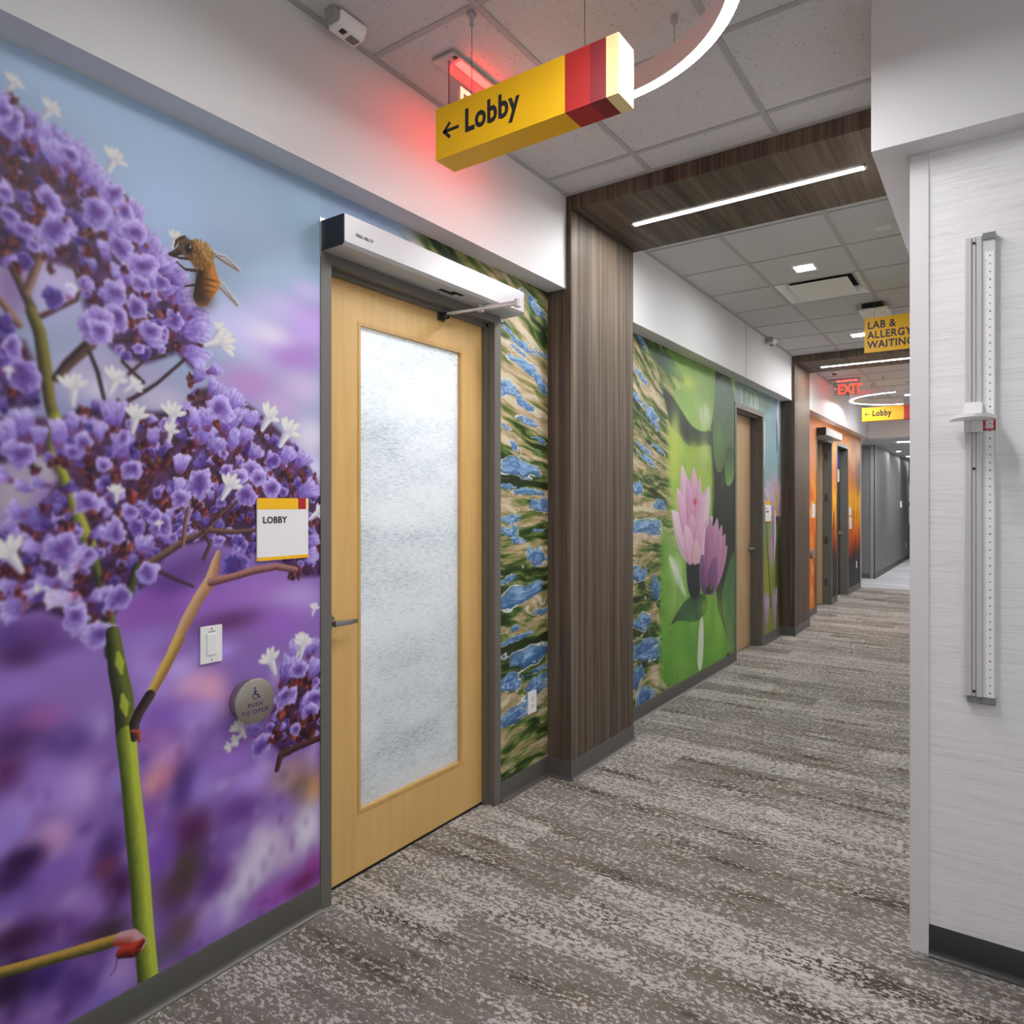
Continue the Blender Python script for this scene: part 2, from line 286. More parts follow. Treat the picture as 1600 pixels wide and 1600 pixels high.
M_FL = [('R',756,2412,40,48,999,0),('R',814,2359,45,54,999,0),('R',859,2337,25,30,999,0),('R',912,2345,36,36,999,0),('R',780,2265,50,60,999,0),('R',839,2168,30,30,999,0),('R',901,2187,36,36,999,0),('R',1013,2178,42,42,999,0),('R',1025,2018,36,36,999,0),('R',1123,2064,48,48,999,0),('R',945,2246,25,30,999,0),('R',724,2356,36,45,999,0),('R',724,2156,32,40,999,0),('R',978,2339,24,24,999,0),('R',809,2116,20,25,999,0),('R',854,2262,25,25,999,0),('R',1061,2105,30,30,999,0),('R',1155,2097,42,42,999,0),('R',706,2402,28,35,999,0),('R',1061,2258,24,24,999,0),('R',978,1703,36,30,999,0),('R',1055,1666,42,36,999,0),('R',1202,1876,36,36,999,0),('R',1222,1833,35,35,999,0),('R',1293,1742,42,42,999,0),('R',1195,1669,42,36,999,0),('R',1293,1629,42,36,999,0),('R',1556,1583,52,45,999,0),('R',978,1573,36,36,999,0),('R',770,1588,30,36,999,0),('R',751,1534,25,25,999,0),('R',1079,1600,42,42,999,0),('R',1646,1254,60,42,999,0),('R',1155,1977,35,30,999,0),('R',901,1605,42,35,999,0),('R',1025,1508,48,48,999,0),('R',839,1607,40,40,999,0),('R',1123,1615,48,56,999,0),('R',917,1462,40,40,999,0),('R',849,1435,42,35,999,0),('R',1001,1353,48,48,999,0),('R',814,1337,40,40,999,0),('R',751,1320,40,40,999,0),('R',1123,1489,42,49,999,0),('R',1447,1488,48,42,999,0),('R',1345,1448,48,42,999,0),('R',1222,1489,42,36,999,0),('R',945,1292,30,36,999,0),('R',1574,1465,45,35,999,0),('R',891,1286,30,30,999,0),('R',742,1262,28,42,999,0),('R',839,1212,25,25,999,0),('R',1447,1671,32,28,999,0),('R',724,1782,24,30,999,0),('R',906,1651,25,30,999,0),('R',1574,1245,45,35,999,0),('R',1632,853,66,54,999,0),('R',1580,847,55,49,999,0),('R',1530,757,60,48,999,0),('R',1632,714,77,56,999,0),('R',1675,721,66,54,999,0),('R',1510,696,55,49,999,0),('R',1611,668,71,52,999,0),('R',1550,626,45,36,999,0),('R',1665,662,66,54,999,0),('R',1560,775,50,40,999,0),('F',789,2464,42,51,60,0),('F',839,2458,50,50,60,0),('F',885,2432,47,57,50,0),('F',912,2402,45,45,40,0),('F',814,2425,40,48,110,0),('F',1007,2307,54,54,60,0),('F',978,2280,45,45,70,0),('F',1073,2255,51,59,50,0),('F',1123,2208,57,57,30,0),('F',1149,2146,62,62,20,0),('F',1013,2154,45,45,60,0),('F',1079,2159,42,42,40,0),('F',1188,2104,49,42,0,0),('F',1209,2077,59,59,-10,0),('F',945,2211,30,36,90,0),('F',1031,2351,36,36,60,0),('F',1091,2230,42,42,40,0),('F',1155,2185,49,42,20,0),('F',934,2382,30,36,50,0),('F',766,2502,30,30,80,0),('F',701,2515,30,30,90,0),('F',1168,2131,42,42,10,0),('F',859,2073,25,25,80,1),('F',1229,2061,42,42,-20,0),('F',1073,1993,45,45,10,0),('F',1209,2039,59,59,0,0),('F',1209,1961,62,54,-20,0),('F',1229,1906,45,39,60,0),('F',1279,1927,31,27,40,0),('F',1330,1773,68,59,70,0),('F',1407,1780,52,45,80,0),('F',715,1670,42,51,120,0),('F',751,1705,37,45,100,0),('F',785,1675,32,32,90,0),('F',834,1690,42,42,80,0),('F',864,1721,27,33,80,0),('F',967,1754,57,47,90,0),('F',995,1662,40,48,90,0),('F',1085,1699,33,33,90,0),('F',1168,1623,42,36,80,0),('F',1243,1725,52,52,60,0),('F',1216,1761,38,38,80,0),('F',1286,1688,44,38,60,0),('F',1353,1707,45,45,60,0),('F',1423,1670,44,38,50,0),('F',1556,1663,52,45,60,0),('F',1619,1652,58,45,50,0),('F',1646,1548,65,45,30,0),('F',1055,1380,38,33,90,0),('F',770,1388,32,32,160,0),('F',780,1458,42,42,150,2),('F',733,1480,26,32,150,0),('F',799,1289,37,37,170,0),('F',715,1297,27,27,170,0),('F',724,1227,36,54,190,0),('F',829,1252,42,42,180,1),('F',747,1544,27,27,160,0),('F',785,1551,25,25,170,0),('F',706,1570,22,27,150,0),('F',1257,1765,42,42,80,0),('F',1391,1723,40,35,70,0),('F',1345,1835,56,49,60,0),('F',1301,1843,42,42,70,0),('F',1279,1867,42,36,60,0),('F',934,1699,30,36,90,0),('F',1646,1314,50,40,0,0),('F',1665,1366,45,40,20,0),('F',854,1317,30,36,200,1),('F',1162,1553,30,30,80,0),('F',1601,971,65,58,70,0),('F',1665,977,60,44,70,0),('F',1560,919,65,58,60,0),('F',1643,772,65,58,30,0),('F',1425,743,55,44,120,0),('F',1675,896,55,45,60,0),('C',724,2467,34,42,999,0),('C',701,2494,30,36,999,0),('C',967,2371,45,37,999,0),('C',710,2278,24,30,999,0),('C',719,2228,30,30,999,0),('C',809,2297,36,54,999,0),('C',923,2303,52,52,999,0),('C',1025,2289,45,45,999,0),('C',824,2225,52,63,999,0),('C',990,2225,45,45,999,0),('C',1055,2195,59,51,999,0),('C',967,2100,45,45,999,0),('C',1048,2139,36,36,999,0),('C',1036,2069,37,45,999,0),('C',978,2032,51,51,999,0),('C',928,1998,57,57,999,0),('C',1079,2011,42,42,999,0),('C',751,2202,27,27,999,1),('C',814,2046,35,35,999,2),('C',706,1951,28,35,999,2),('C',761,2264,18,22,999,1),('C',854,2442,35,35,999,0),('C',1001,2335,36,36,999,0),('C',1110,2161,30,30,999,0),('C',1149,2057,42,36,999,1),('C',934,1977,42,51,999,0),('C',724,1898,30,37,999,0),('C',751,1828,42,51,999,1),('C',1301,1803,59,51,999,0),('C',738,1629,47,47,999,0),('C',891,1667,32,39,999,0),('C',945,1607,29,29,999,0),('C',1025,1598,37,37,999,0),('C',1229,1561,54,54,999,0),('C',1168,1515,50,43,999,0),('C',1415,1614,49,43,999,0),('C',1399,1523,49,43,999,1),('C',1496,1552,49,43,999,0),('C',1496,1646,36,31,999,1),('C',901,1502,48,48,999,0),('C',1013,1472,34,34,999,0),('C',1036,1435,31,37,999,1),('C',973,1419,41,49,999,0),('C',1104,1434,43,43,999,1),('C',1085,1459,27,27,999,0),('C',839,1374,52,63,999,0),('C',906,1359,26,26,999,0),('C',870,1186,42,51,999,0),('C',928,1138,57,47,999,0),('C',1067,1294,43,43,999,0),('C',984,1230,43,43,999,0),('C',1353,1298,59,59,999,2),('C',1439,1587,40,35,999,0),('C',1323,1610,31,27,999,0),('C',995,1686,25,30,999,0),('C',1061,1471,24,24,999,1),('C',1368,1584,40,35,999,0),('C',1550,819,52,46,999,0),('C',1675,782,55,45,999,0),('C',1453,679,52,41,999,0),('C',1591,699,35,25,999,0),('C',1611,909,49,40,999,0),('C',1654,744,44,36,999,0),('W',724,2568,28,35,70,0),('W',809,2538,34,42,60,0),('W',970,2472,51,42,70,0),('W',1149,2304,35,35,70,0),('W',1297,2056,40,35,60,0),('W',864,1811,47,57,90,0),('W',973,1849,45,54,70,0),('W',1025,1839,36,36,40,0),('W',1031,1749,51,51,80,0),('W',1142,1767,51,51,80,0),('W',1136,1716,36,36,80,0),('W',1301,2017,62,62,20,0),('W',1480,1794,67,52,60,0),('W',1556,1751,68,68,60,0),('W',1330,1556,60,52,60,0),('W',719,1370,55,66,120,0),('W',978,1531,33,33,90,0),('W',1101,1437,18,18,90,0),('W',1688,1464,49,44,30,0),('W',1674,1115,35,24,70,0),('W',1619,995,58,45,60,0),('W',785,1279,17,21,170,0),('W',715,1833,17,21,90,0),('W',1491,957,65,52,110,0),('W',1371,757,49,44,120,0),('W',1336,712,28,25,200,0),('W',1622,993,60,48,80,0),('W',1362,728,32,32,200,0)]
M_CP = [[(671,2531),(724,2525),(766,2502),(819,2488),(880,2458),(934,2411),(995,2393),(1031,2357),(1073,2292),(1142,2232),(1175,2152),(1243,2104),(1257,2041),(1229,1970),(1216,1909),(1155,1957),(1061,1910),(978,1926),(901,1992),(875,2134),(789,2138),(738,2096),(671,2104)],[(671,1713),(751,1721),(839,1730),(917,1766),(978,1785),(1073,1772),(1162,1781),(1229,1860),(1279,1874),(1360,1851),(1439,1811),(1513,1762),(1600,1695),(1684,1594),(1722,1487),(1722,1232),(1600,1235),(1513,1308),(1257,1384),(1123,1364),(1085,1268),(1001,1234),(945,1141),(880,1179),(789,1219),(671,1213),(671,1429),(756,1448),(789,1491),(829,1568),(794,1627),(671,1594)],[(671,1924),(751,1919),(785,1844),(780,1751),(671,1733)],[(1708,916),(1560,893),(1510,812),(1462,709),(1540,620),(1708,633)]]
M_S0 = [([(701,2149,10),(742,2060,10),(766,2007,12),(785,1935,12)],(96,84,62),(38,30,34),1,2),([(789,2154,11),(756,2048,10)],(150,112,98),(70,44,48),1,2),([(697,2012,9),(738,1958,10)],(165,125,105),(80,50,50),1,2),([(809,2176,3),(870,2138,5),(883,2091,5),(875,2055,5),(789,1991,7)],(96,62,54),(48,28,34),1,2),([(706,2433,5),(708,2371,5),(724,2325,5)],(120,70,60),(50,20,30),1,2),([(901,2084,9),(885,2120,7),(912,2173,6)],(110,60,52),(44,20,28),1,2),([(766,1997,14),(785,1947,15),(797,1862,16),(809,1765,14),(820,1728,16)],(128,118,52),(44,38,26),1,2),([(820,1728,16),(814,1645,10),(844,1569,13),(870,1490,15),(896,1416,17),(912,1370,18)],(172,176,62),(78,84,34),1,2),([(912,1370,15),(934,1282,10),(956,1198,14),(967,1079,21)],(96,108,44),(30,34,26),1,2),([(912,1944,16),(854,1877,14),(824,1833,11)],(92,70,58),(40,26,30),1,2),([(906,1920,5),(928,1866,6),(945,1793,5)],(62,44,50),(34,22,30),1,2),([(1013,1798,6),(1061,1832,6),(1098,1861,5),(1188,1951,5)],(62,44,50),(34,22,30),1,2),([(973,1961,5),(1036,1979,5),(1123,1959,4),(1162,1978,4)],(72,50,48),(34,22,30),1,2),([(1001,1949,7),(995,1906,5),(1055,1855,5)],(62,44,46),(30,20,26),1,2),([(1013,1873,5),(1061,1923,4),(1117,1945,5)],(80,55,52),(36,22,30),1,2)]
M_S1 = [([(1061,1319,12),(1123,1352,11),(1182,1387,11),(1257,1416,10),(1353,1407,8),(1439,1411,6)],(120,86,70),(52,32,40),1,2),([(1175,1374,7),(1182,1438,7),(1195,1502,6),(1229,1535,4)],(150,112,96),(70,44,48),1,2),([(1229,1398,7),(1301,1462,5),(1368,1516,5)],(110,76,64),(46,28,36),1,2),([(1209,1450,5),(1243,1417,5),(1264,1370,6),(1243,1325,6)],(92,66,62),(40,26,36),1,2),([(1013,1238,13),(1025,1285,12),(1036,1321,10)],(72,76,40),(26,26,24),1,2),([(1104,1297,6),(1155,1268,6),(1209,1243,4)],(70,46,62),(48,30,50),1,2),([(1055,1514,7),(1085,1576,5),(1098,1626,4)],(84,50,56),(40,22,32),1,2),([(1142,1054,16),(1188,1143,19),(1229,1209,19),(1268,1257,22),(1282,1309,15),(1293,1342,9)],(206,166,126),(166,118,84),-1,2),([(1268,1251,14),(1345,1261,12),(1423,1275,13),(1513,1282,12),(1591,1265,12)],(176,122,112),(92,56,62),1,2),([(968,1135,19),(981,1031,26),(998,938,28),(1005,834,28)],(104,112,48),(36,42,28),1,2),([(1005,834,28),(1018,691,26),(1032,548,29),(1045,402,29),(1054,258,30),(1069,95,30)],(188,202,70),(66,80,28),1,2),([(1162,1084,17),(1120,1011,17),(1073,935,15)],(208,176,92),(150,110,60),-1,2),([(1073,935,16),(1042,893,15),(1028,862,15),(1028,820,10)],(74,58,54),(36,26,32),1,2),([(687,326,14),(760,308,15),(839,291,15),(923,273,17),(988,260,17)],(192,154,72),(70,70,28),1,2),([(988,260,19),(1018,248,23),(1039,217,24)],(206,160,170),(160,50,34),1,2),([(994,219,17),(1028,208,21),(1049,219,10)],(190,60,30),(70,16,24),1,2),([(1021,843,4),(1039,835,7),(1043,809,4)],(190,90,60),(110,40,34),1,2),([(1708,637,12),(1601,632,12),(1530,623,13),(1515,578,10)],(92,52,52),(46,24,34),1,2),([(981,212,1),(975,182,1),(962,169,1)],(40,30,50),(40,30,50),1,2)]
M_LIT = [(978,1042,18),(991,919,18)]
M_BEE = {'head':(1184,2292),'thorax':(1233,2281),'abd':(1254,2205),'tail':(1233,2150),'eye':(1192,2288),'w1':[(1257,2301),(1315,2291),(1368,2269)],'w2':[(1229,2260),(1301,2204),(1362,2154)],'legs':[[(1209,2261),(1168,2252),(1133,2251)],[(1216,2227),(1182,2221),(1155,2236)],[(1229,2224),(1219,2183),(1182,2170)],[(1175,2318),(1155,2302),(1149,2281)]],'s':[0.7,0.6]}
M_LP = [([(4986,2753),(6673,3082),(6673,-73),(4823,31),(4823,709),(5042,1120),(4958,1774),(4904,2201)],(150,186,66),(96,150,50),60),([(5946,2740),(6673,2780),(6673,-155),(6252,138),(6096,676),(5983,1065),(5946,1816)],(34,44,40),(24,30,28),8),([(4644,2604),(4904,2651),(5169,2588),(5388,2444),(5205,2459),(4931,2501),(4771,2522)],(70,96,84),(52,74,64),8),([(4850,2667),(5401,2684),(6020,2672),(6080,2585),(5975,2148),(5745,2099),(5477,2128),(5308,2211),(5042,2347),(5401,2445),(5128,2592)],(96,140,52),(150,190,92),6),([(4850,2365),(5042,2336),(5308,2211),(5477,2128),(5745,2099),(5975,2148),(6035,1972),(5887,2012),(5595,1963),(5351,1970),(5247,2030),(5031,2079),(4975,2209)],(40,50,44),(32,42,36),5),([(6111,2666),(6602,2671),(6673,1957),(6415,1996),(6316,1937),(6268,1804),(6134,1768),(6035,1845),(5990,2069),(5990,2321)],(62,92,76),(92,128,66),5),([(6292,1975),(6457,2038),(6602,2007),(6602,1736),(6415,1645),(6316,1701)],(50,78,52),(106,156,70),4),([(4975,2122),(5247,2030),(5351,1970),(5595,1963),(5887,2002),(5990,1818),(6005,1567),(5946,1317),(5042,1339)],(176,206,78),(140,184,72),5),([(4850,1344),(4958,1309),(5099,1183),(5308,1104),(5401,960),(5414,727),(5042,572),(4931,265),(4823,116)],(120,176,70),(96,160,52),10),([(5338,1103),(5663,1132),(5697,695),(5414,727)],(34,40,46),(30,34,40),6),([(5020,564),(5169,665),(5401,747),(5697,753),(5858,702),(5844,551),(5697,550),(5595,512),(5401,544),(5169,598)],(40,66,54),(34,58,46),3),([(4850,106),(4942,392),(5042,561),(5217,592),(5595,512),(5844,580),(5909,696),(6058,604),(6252,425),(6390,246),(6432,75),(5595,112)],(104,172,58),(84,152,44),4),([(6212,663),(6333,834),(6567,1063),(6673,1024),(6673,64),(6432,75),(6349,306)],(64,108,60),(96,142,76),5),([(5676,553),(5773,545),(5745,107),(5609,109),(5622,369)],(232,240,226),(226,236,222),5),([(4975,1113),(5099,1083),(5277,902),(5388,742),(5308,773),(5128,926)],(226,236,216),(200,220,190),12),([(5629,2305),(5887,2359),(5946,2178),(5732,2127)],(190,214,150),(190,214,150),20)]
M_PT = [((5477,1048),(5071,1448),286,(228,170,200),(246,226,236)),((5516,1069),(5265,1805),325,(222,140,190),(246,216,232)),((5529,1091),(5529,1798),338,(214,112,172),(240,196,222)),((5569,1089),(5902,1653),330,(226,160,198),(248,228,240)),((5543,1067),(5745,1589),290,(214,120,176),(240,200,226)),((5516,1033),(5376,1607),299,(220,134,186),(244,206,228)),((5595,1040),(6050,1284),294,(216,170,196),(246,228,240)),((5516,1080),(5169,1622),247,(216,130,184),(242,206,226)),((5529,1091),(5388,1718),234,(208,104,168),(238,190,220)),((5543,1091),(5676,1728),237,(214,116,176),(240,198,222)),((5556,1078),(5816,1526),264,(222,140,188),(248,222,236)),((5569,1053),(5990,1391),237,(222,170,200),(248,226,238)),((5503,1022),(5477,1422),325,(212,116,172),(238,190,218)),((5543,1020),(5697,1395),303,(216,124,178),(242,200,226)),((5490,1012),(5338,1332),260,(224,150,192),(246,216,234)),((5543,1001),(5595,1206),264,(222,160,190),(236,206,206)),((5887,736),(5697,1069),335,(98,66,110),(132,88,140)),((5887,748),(5931,1387),292,(140,60,110),(206,150,196)),((5916,745),(6111,1374),306,(150,70,120),(222,170,206)),((5946,755),(6333,1223),296,(140,80,130),(214,150,190)),((5960,766),(6382,1115),266,(150,96,150),(222,150,180)),((5902,734),(6020,1189),316,(120,40,80),(190,70,96)),((5858,726),(5787,1027),316,(84,56,96),(130,84,136)),((5902,747),(5844,1319),244,(130,60,110),(196,130,180)),((5916,745),(6020,1315),248,(150,70,120),(214,150,196)),((5946,747),(6236,1309),251,(150,80,130),(224,170,206)),((5916,720),(6080,1034),321,(90,58,104),(160,100,160))]
M_LB = [(5902,757,93,42),(5562,1516,46,27)]
M_CH = {'ball':(8003,1851),'r':[396,216],'base':(8118,1335),'stems':[[(7693,1291),(7756,926),(7871,377)],[(8152,1262),(8138,903),(8070,353)],[(8292,1076),(8221,807),(8187,357)],[(8097,2679),(8111,2376),(8125,2089)]],'tufts':[(7718,344),(8030,322)],'pod':[(8016,1123),(8152,1262)]}
M_PW = [(3136,2577,113,39),(3029,2335,117,27),(2990,2298,65,12),(3082,2218,143,36),(3221,2147,81,36),(2901,2089,105,42),(3055,2023,108,25),(3082,1937,109,23),(2889,1887,43,12),(2951,1798,40,30),(3206,1843,75,16),(3029,1685,197,42),(3082,1565,156,21),(2901,1587,75,16),(3206,1489,116,38),(2926,1422,90,25),(2914,1357,75,27),(2977,1309,78,21),(3178,1353,72,9),(3164,1220,100,54),(2901,1114,65,21),(3029,1029,223,50),(3221,909,75,19),(2951,856,60,15),(2977,801,161,18),(3109,687,196,57),(2901,584,105,53),(3178,518,140,48),(2977,415,161,50),(3178,602,112,15),(2901,2382,55,15),(3221,2317,63,15)]
M_PL = [(4504,2640,112,26),(4448,2230,99,28),(4695,2129,127,58),(4541,1892,144,20),(4637,1812,176,28),(4448,1608,117,47),(4637,1331,284,68),(4837,1491,102,42),(4471,1014,165,57),(4786,864,173,84),(4541,682,192,68),(4637,478,294,68),(4457,294,117,87),(4588,138,188,72),(4837,1895,122,25),(4517,2387,122,26),(4837,403,153,54)]
M_LG = [(5415,2479,210,69,(198,212,70)),(5193,2531,174,66,(120,160,60)),(5793,2242,151,105,(206,226,180)),(5593,2338,195,69,(150,190,84)),(5108,1912,123,189,(204,216,84)),(5793,1932,151,144,(200,222,130)),(5528,1939,89,92,(150,190,60)),(6155,2079,152,150,(96,140,70)),(6270,2342,158,182,(70,104,80)),(5165,978,114,132,(226,236,220)),(5108,745,145,110,(150,190,90)),(6155,424,167,275,(156,214,74)),(6006,248,189,144,(110,180,56)),(5403,440,207,242,(84,150,58)),(5252,198,200,132,(120,176,74)),(5793,618,138,96,(140,200,60)),(6512,530,132,216,(80,124,70)),(6471,849,114,156,(60,100,60)),(5165,1436,114,154,(176,206,90)),(5136,2088,91,132,(190,210,90)),(5252,1237,82,114,(96,150,70))]

def sstep(a, b, x):
    t = np.clip((x - a) / (b - a), 0, 1); return t * t * (3 - 2 * t)
def hash2(i, j, s):
    h = np.sin(i * 127.1 + j * 311.7 + s * 74.7) * 43758.5453; return h - np.floor(h)
def vnoise(x, y, s=0):
    i, j = np.floor(x), np.floor(y); u, v = x - i, y - j; u = u * u * (3 - 2 * u); v = v * v * (3 - 2 * v)
    return (hash2(i, j, s) * (1 - u) + hash2(i + 1, j, s) * u) * (1 - v) + (hash2(i, j + 1, s) * (1 - u) + hash2(i + 1, j + 1, s) * u) * v
def fbm(x, y, s=0, o=4):
    t = 0; a = 0.5
    for k in range(o): t = t + a * vnoise(x * 2 ** k, y * 2 ** k, s + k); a *= 0.5
    return t / (1 - 0.5 ** o)
def round_off(p, n=2):
    for _ in range(n):
        p = [q for (a, b), (c, d) in zip(p, p[1:] + p[:1]) for q in ((a * .75 + c * .25, b * .75 + d * .25), (a * .25 + c * .75, b * .25 + d * .75))]
    return p
def rc(c): return np.array(c, np.float32) / 255

class Print:
    def __init__(s, ys, zs, base=(150, 150, 150)):
        s.y = np.asarray(ys, np.float32); s.z = np.asarray(zs, np.float32)
        s.img = np.empty((len(zs), len(ys), 3), np.float32); s.img[:] = rc(base)
    def win(s, y0, y1, z0, z1):
        a, b = np.searchsorted(s.y, (y0, y1)); c, d = np.searchsorted(s.z, (z0, z1))
        if b <= a or d <= c: return None
        Y, Z = np.meshgrid(s.y[a:b], s.z[c:d]); return s.img[c:d, a:b], Y, Z
    def soften(s):
        """the print is a shallow-focus photograph: softer towards its near edge and low down"""
        a, b = np.searchsorted(s.y, (-80, 1702)); g = s.img[:, a:b].copy(); f = g
        for k in range(3):
            f = (np.roll(f, 1, 0) + 2 * f + np.roll(f, -1, 0)) / 4; f = (np.roll(f, 1, 1) + 2 * f + np.roll(f, -1, 1)) / 4
        Y, Z = np.meshgrid(s.y[a:b], s.z); k = (.25 + .75 * sstep(1250, 900, Y) + .3 * sstep(1500, 1200, Z)).clip(0, 1)[..., None]
        k[:3] = 0; k[-3:] = 0; k[:, :3] = 0; k[:, -3:] = 0; s.img[:, a:b] = g * (1 - k) + f * k
    def put(s, v, al, col):
        v += np.clip(al, 0, 1)[..., None] * (col - v)
    def blob(s, y, z, ry, rz, col, al=0.9, hard=1.0):
        w = s.win(y - ry * 2.4, y + ry * 2.4, z - rz * 2.4, z + rz * 2.4)
        if w is None: return
        v, Y, Z = w; d = ((Y - y) / ry) ** 2 + ((Z - z) / rz) ** 2
        s.put(v, al * np.exp(-(d * 1.1) ** hard), rc(col))
    def poly(s, pts, ca, cb=None, soft=3.0, al=1.0, mod=None):
        P = np.array(pts, np.float32); m = soft * 1.5
        w = s.win(P[:, 0].min() - m, P[:, 0].max() + m, P[:, 1].min() - m, P[:, 1].max() + m)
        if w is None: return
        v, Y, Z = w; ins = np.zeros(Y.shape, bool); D = np.full(Y.shape, 1e9, np.float32)
        for k in range(len(P)):
            (a, b), (c, d) = P[k], P[(k + 1) % len(P)]
            if b != d: ins ^= ((b > Z) != (d > Z)) & (Y < (c - a) * (Z - b) / (d - b) + a)
            t = np.clip(((Y - a) * (c - a) + (Z - b) * (d - b)) / max((c - a) ** 2 + (d - b) ** 2, 1e-6), 0, 1)
            D = np.minimum(D, (Y - a - t * (c - a)) ** 2 + (Z - b - t * (d - b)) ** 2)
        sd = np.where(ins, 1, -1) * np.sqrt(D); A = sstep(-soft, soft, sd) * al
        t = np.clip((P[:, 1].max() - Z) / (np.ptp(P[:, 1]) + 1), 0, 1)[..., None]
        col = rc(ca) * (1 - t) + rc(cb or ca) * t
        if mod is not None: col = np.clip(col * mod(Y, Z)[..., None], 0, 1)
        s.put(v, A, col)
    def stroke(s, pts, col, dk, side=1, soft=2.0):
        P = np.array(pts, np.float32); m = P[:, 2].max() + soft * 2
        w = s.win(P[:, 0].min() - m, P[:, 0].max() + m, P[:, 1].min() - m, P[:, 1].max() + m)
        if w is None: return
        v, Y, Z = w; best = np.full(Y.shape, 1e9, np.float32); X = np.zeros(Y.shape, np.float32)
        for (a, b, r0), (c, d, r1) in zip(pts[:-1], pts[1:]):
            dx, dz = c - a, d - b; L2 = dx * dx + dz * dz + 1e-6
            t = np.clip(((Y - a) * dx + (Z - b) * dz) / L2, 0, 1); r = r0 + (r1 - r0) * t
            ey, ez = Y - a - t * dx, Z - b - t * dz; D = np.hypot(ey, ez) - r; k = D < best
            nx, nz = -dz, dx                                              # printed light comes from the upper right
            if nx * .75 * side + nz * .66 < 0: nx, nz = -nx, -nz
            x = (ey * nx + ez * nz) / math.sqrt(L2) / np.maximum(r, .5)
            best = np.where(k, D, best); X = np.where(k, x, X)
        k = np.clip(0.62 + 0.85 * X + 0.22 * (fbm(Y / 9, Z / 22, 3, 3) - 0.5), 0, 1)[..., None]
        s.put(v, sstep(soft, -soft, best), rc(dk) * (1 - k) + rc(col) * k)
    def cup(s, y, z, ry, rz, sh, R):
        w = s.win(y - ry * 1.2, y + ry * 1.2, z - rz * 1.2, z + rz * 1.2)
        if w is None: return
        v, Y, Z = w; ph, p2, tl = R.random() * 6, R.random() * 6, R.uniform(-.3, .3)
        u, q = (Y - y) / ry, (Z - z) / rz; wob = 1.9 / max(ry, 12) * 12 / 12; u, q = u + tl * q * .5 + .42 * (vnoise(Y * wob / 1.3, Z * wob / 1.3, ph * 9) - .5), q * (1 + .25 * tl) + .42 * (vnoise(Y * wob / 1.3, Z * wob / 1.3, p2 * 9 + 3) - .5)
        r = np.hypot(u, q) + 1e-4; th = np.arctan2(q, u)
        E = 0.84 + 0.055 * np.sin(5 * th + ph) + 0.03 * np.sin(11 * th + p2) + 0.02 * np.sin(17 * th)
        A = sstep(E, E - 0.13, r)
        st = 0.5 + 0.5 * np.sin(th * 11 + p2 * 3 + 2 * np.sin(3 * th) + 4 * r); st2 = fbm(Y / 9 + p2 * 40, Z / 9, 5, 3)
        hy, hz = R.uniform(-.16, .16), R.uniform(-.05, .2)
        hole = np.exp(-((((u - hy) / .36) ** 2 + ((q - hz) / .30) ** 2)) ** 1.6)
        k = np.clip(r / E, 0, 1)[..., None]
        J = np.float32(R.uniform(-.035, .035)); pal = [((96, 66, 160), (148, 124, 208), (192, 176, 234)), ((78, 50, 136), (126, 100, 188), (172, 150, 216)), ((44, 28, 92), (72, 54, 140), (120, 98, 178))][sh]
        col = np.where(k < .55, rc(pal[0]) + (rc(pal[1]) - rc(pal[0])) * (k / .55), rc(pal[1]) + (rc(pal[2]) - rc(pal[1])) * ((k - .55) / .45))
        col = col + J + (0.085 * (st - .5) * k[..., 0] + 0.30 * (st2 - .5) + 0.16 * (u * .5 + q * .6))[..., None]
        col = col * (1 - hole[..., None] * .62) + rc((86, 48, 116)) * hole[..., None] * .62
        rim = np.exp(-((r - E + .1) / .055) ** 2)[..., None] * (0.4 + 0.6 * (q + u > -.2))[..., None]
        s.put(v, A, np.clip(col + rim * .10, 0, 1))
    def fan(s, y, z, ry, rz, ang, sh, R):
        w = s.win(y - ry * 1.35, y + ry * 1.35, z - rz * 1.35, z + rz * 1.35)
        if w is None: return
        v, Y, Z = w; u, q = (Y - y) / ry, (Z - z) / rz; c, d = math.cos(math.radians(ang)), math.sin(math.radians(ang))
        wob = 1.6 / max(ry, 12); u, q = u + .34 * (vnoise(Y * wob, Z * wob, ang + y) - .5), q + .34 * (vnoise(Y * wob, Z * wob, ang + z) - .5); a, b = u * c + q * d, -u * d + q * c; t = np.clip((a + 1.0) / 1.9, 0, 1); wd = 0.14 + 0.72 * t ** 0.75; ph = R.random() * 6
        x = b / wd; top = 0.86 - 0.16 * x * x + 0.06 * np.sin(x * 7 + ph) + 0.035 * np.sin(x * 19 + ph * 2)
        A = sstep(1.0, 0.86, np.abs(x)) * sstep(top, top - .12, a) * sstep(-1.05, -.9, a)
        st = 0.5 + 0.5 * np.sin(x * 15 + ph + 1.5 * np.sin(t * 5)); nz = fbm(Y / 10 + ph * 30, Z / 10, 8, 3)
        pal = [((110, 52, 74), (124, 98, 192), (196, 182, 238)), ((150, 70, 110), (186, 168, 226), (226, 218, 246)), ((52, 26, 74), (74, 54, 138), (124, 102, 182))][sh]
        k = t[..., None]; col = np.where(k < .35, rc(pal[0]) + (rc(pal[1]) - rc(pal[0])) * k / .35, rc(pal[1]) + (rc(pal[2]) - rc(pal[1])) * (k - .35) / .65)
        col = col + (0.13 * (st - .55) * t + 0.30 * (nz - .5) + .07 * (u * .5 + q * .5))[..., None] + np.float32(R.uniform(-.04, .04))
        s.put(v, A, np.clip(col, 0, 1))
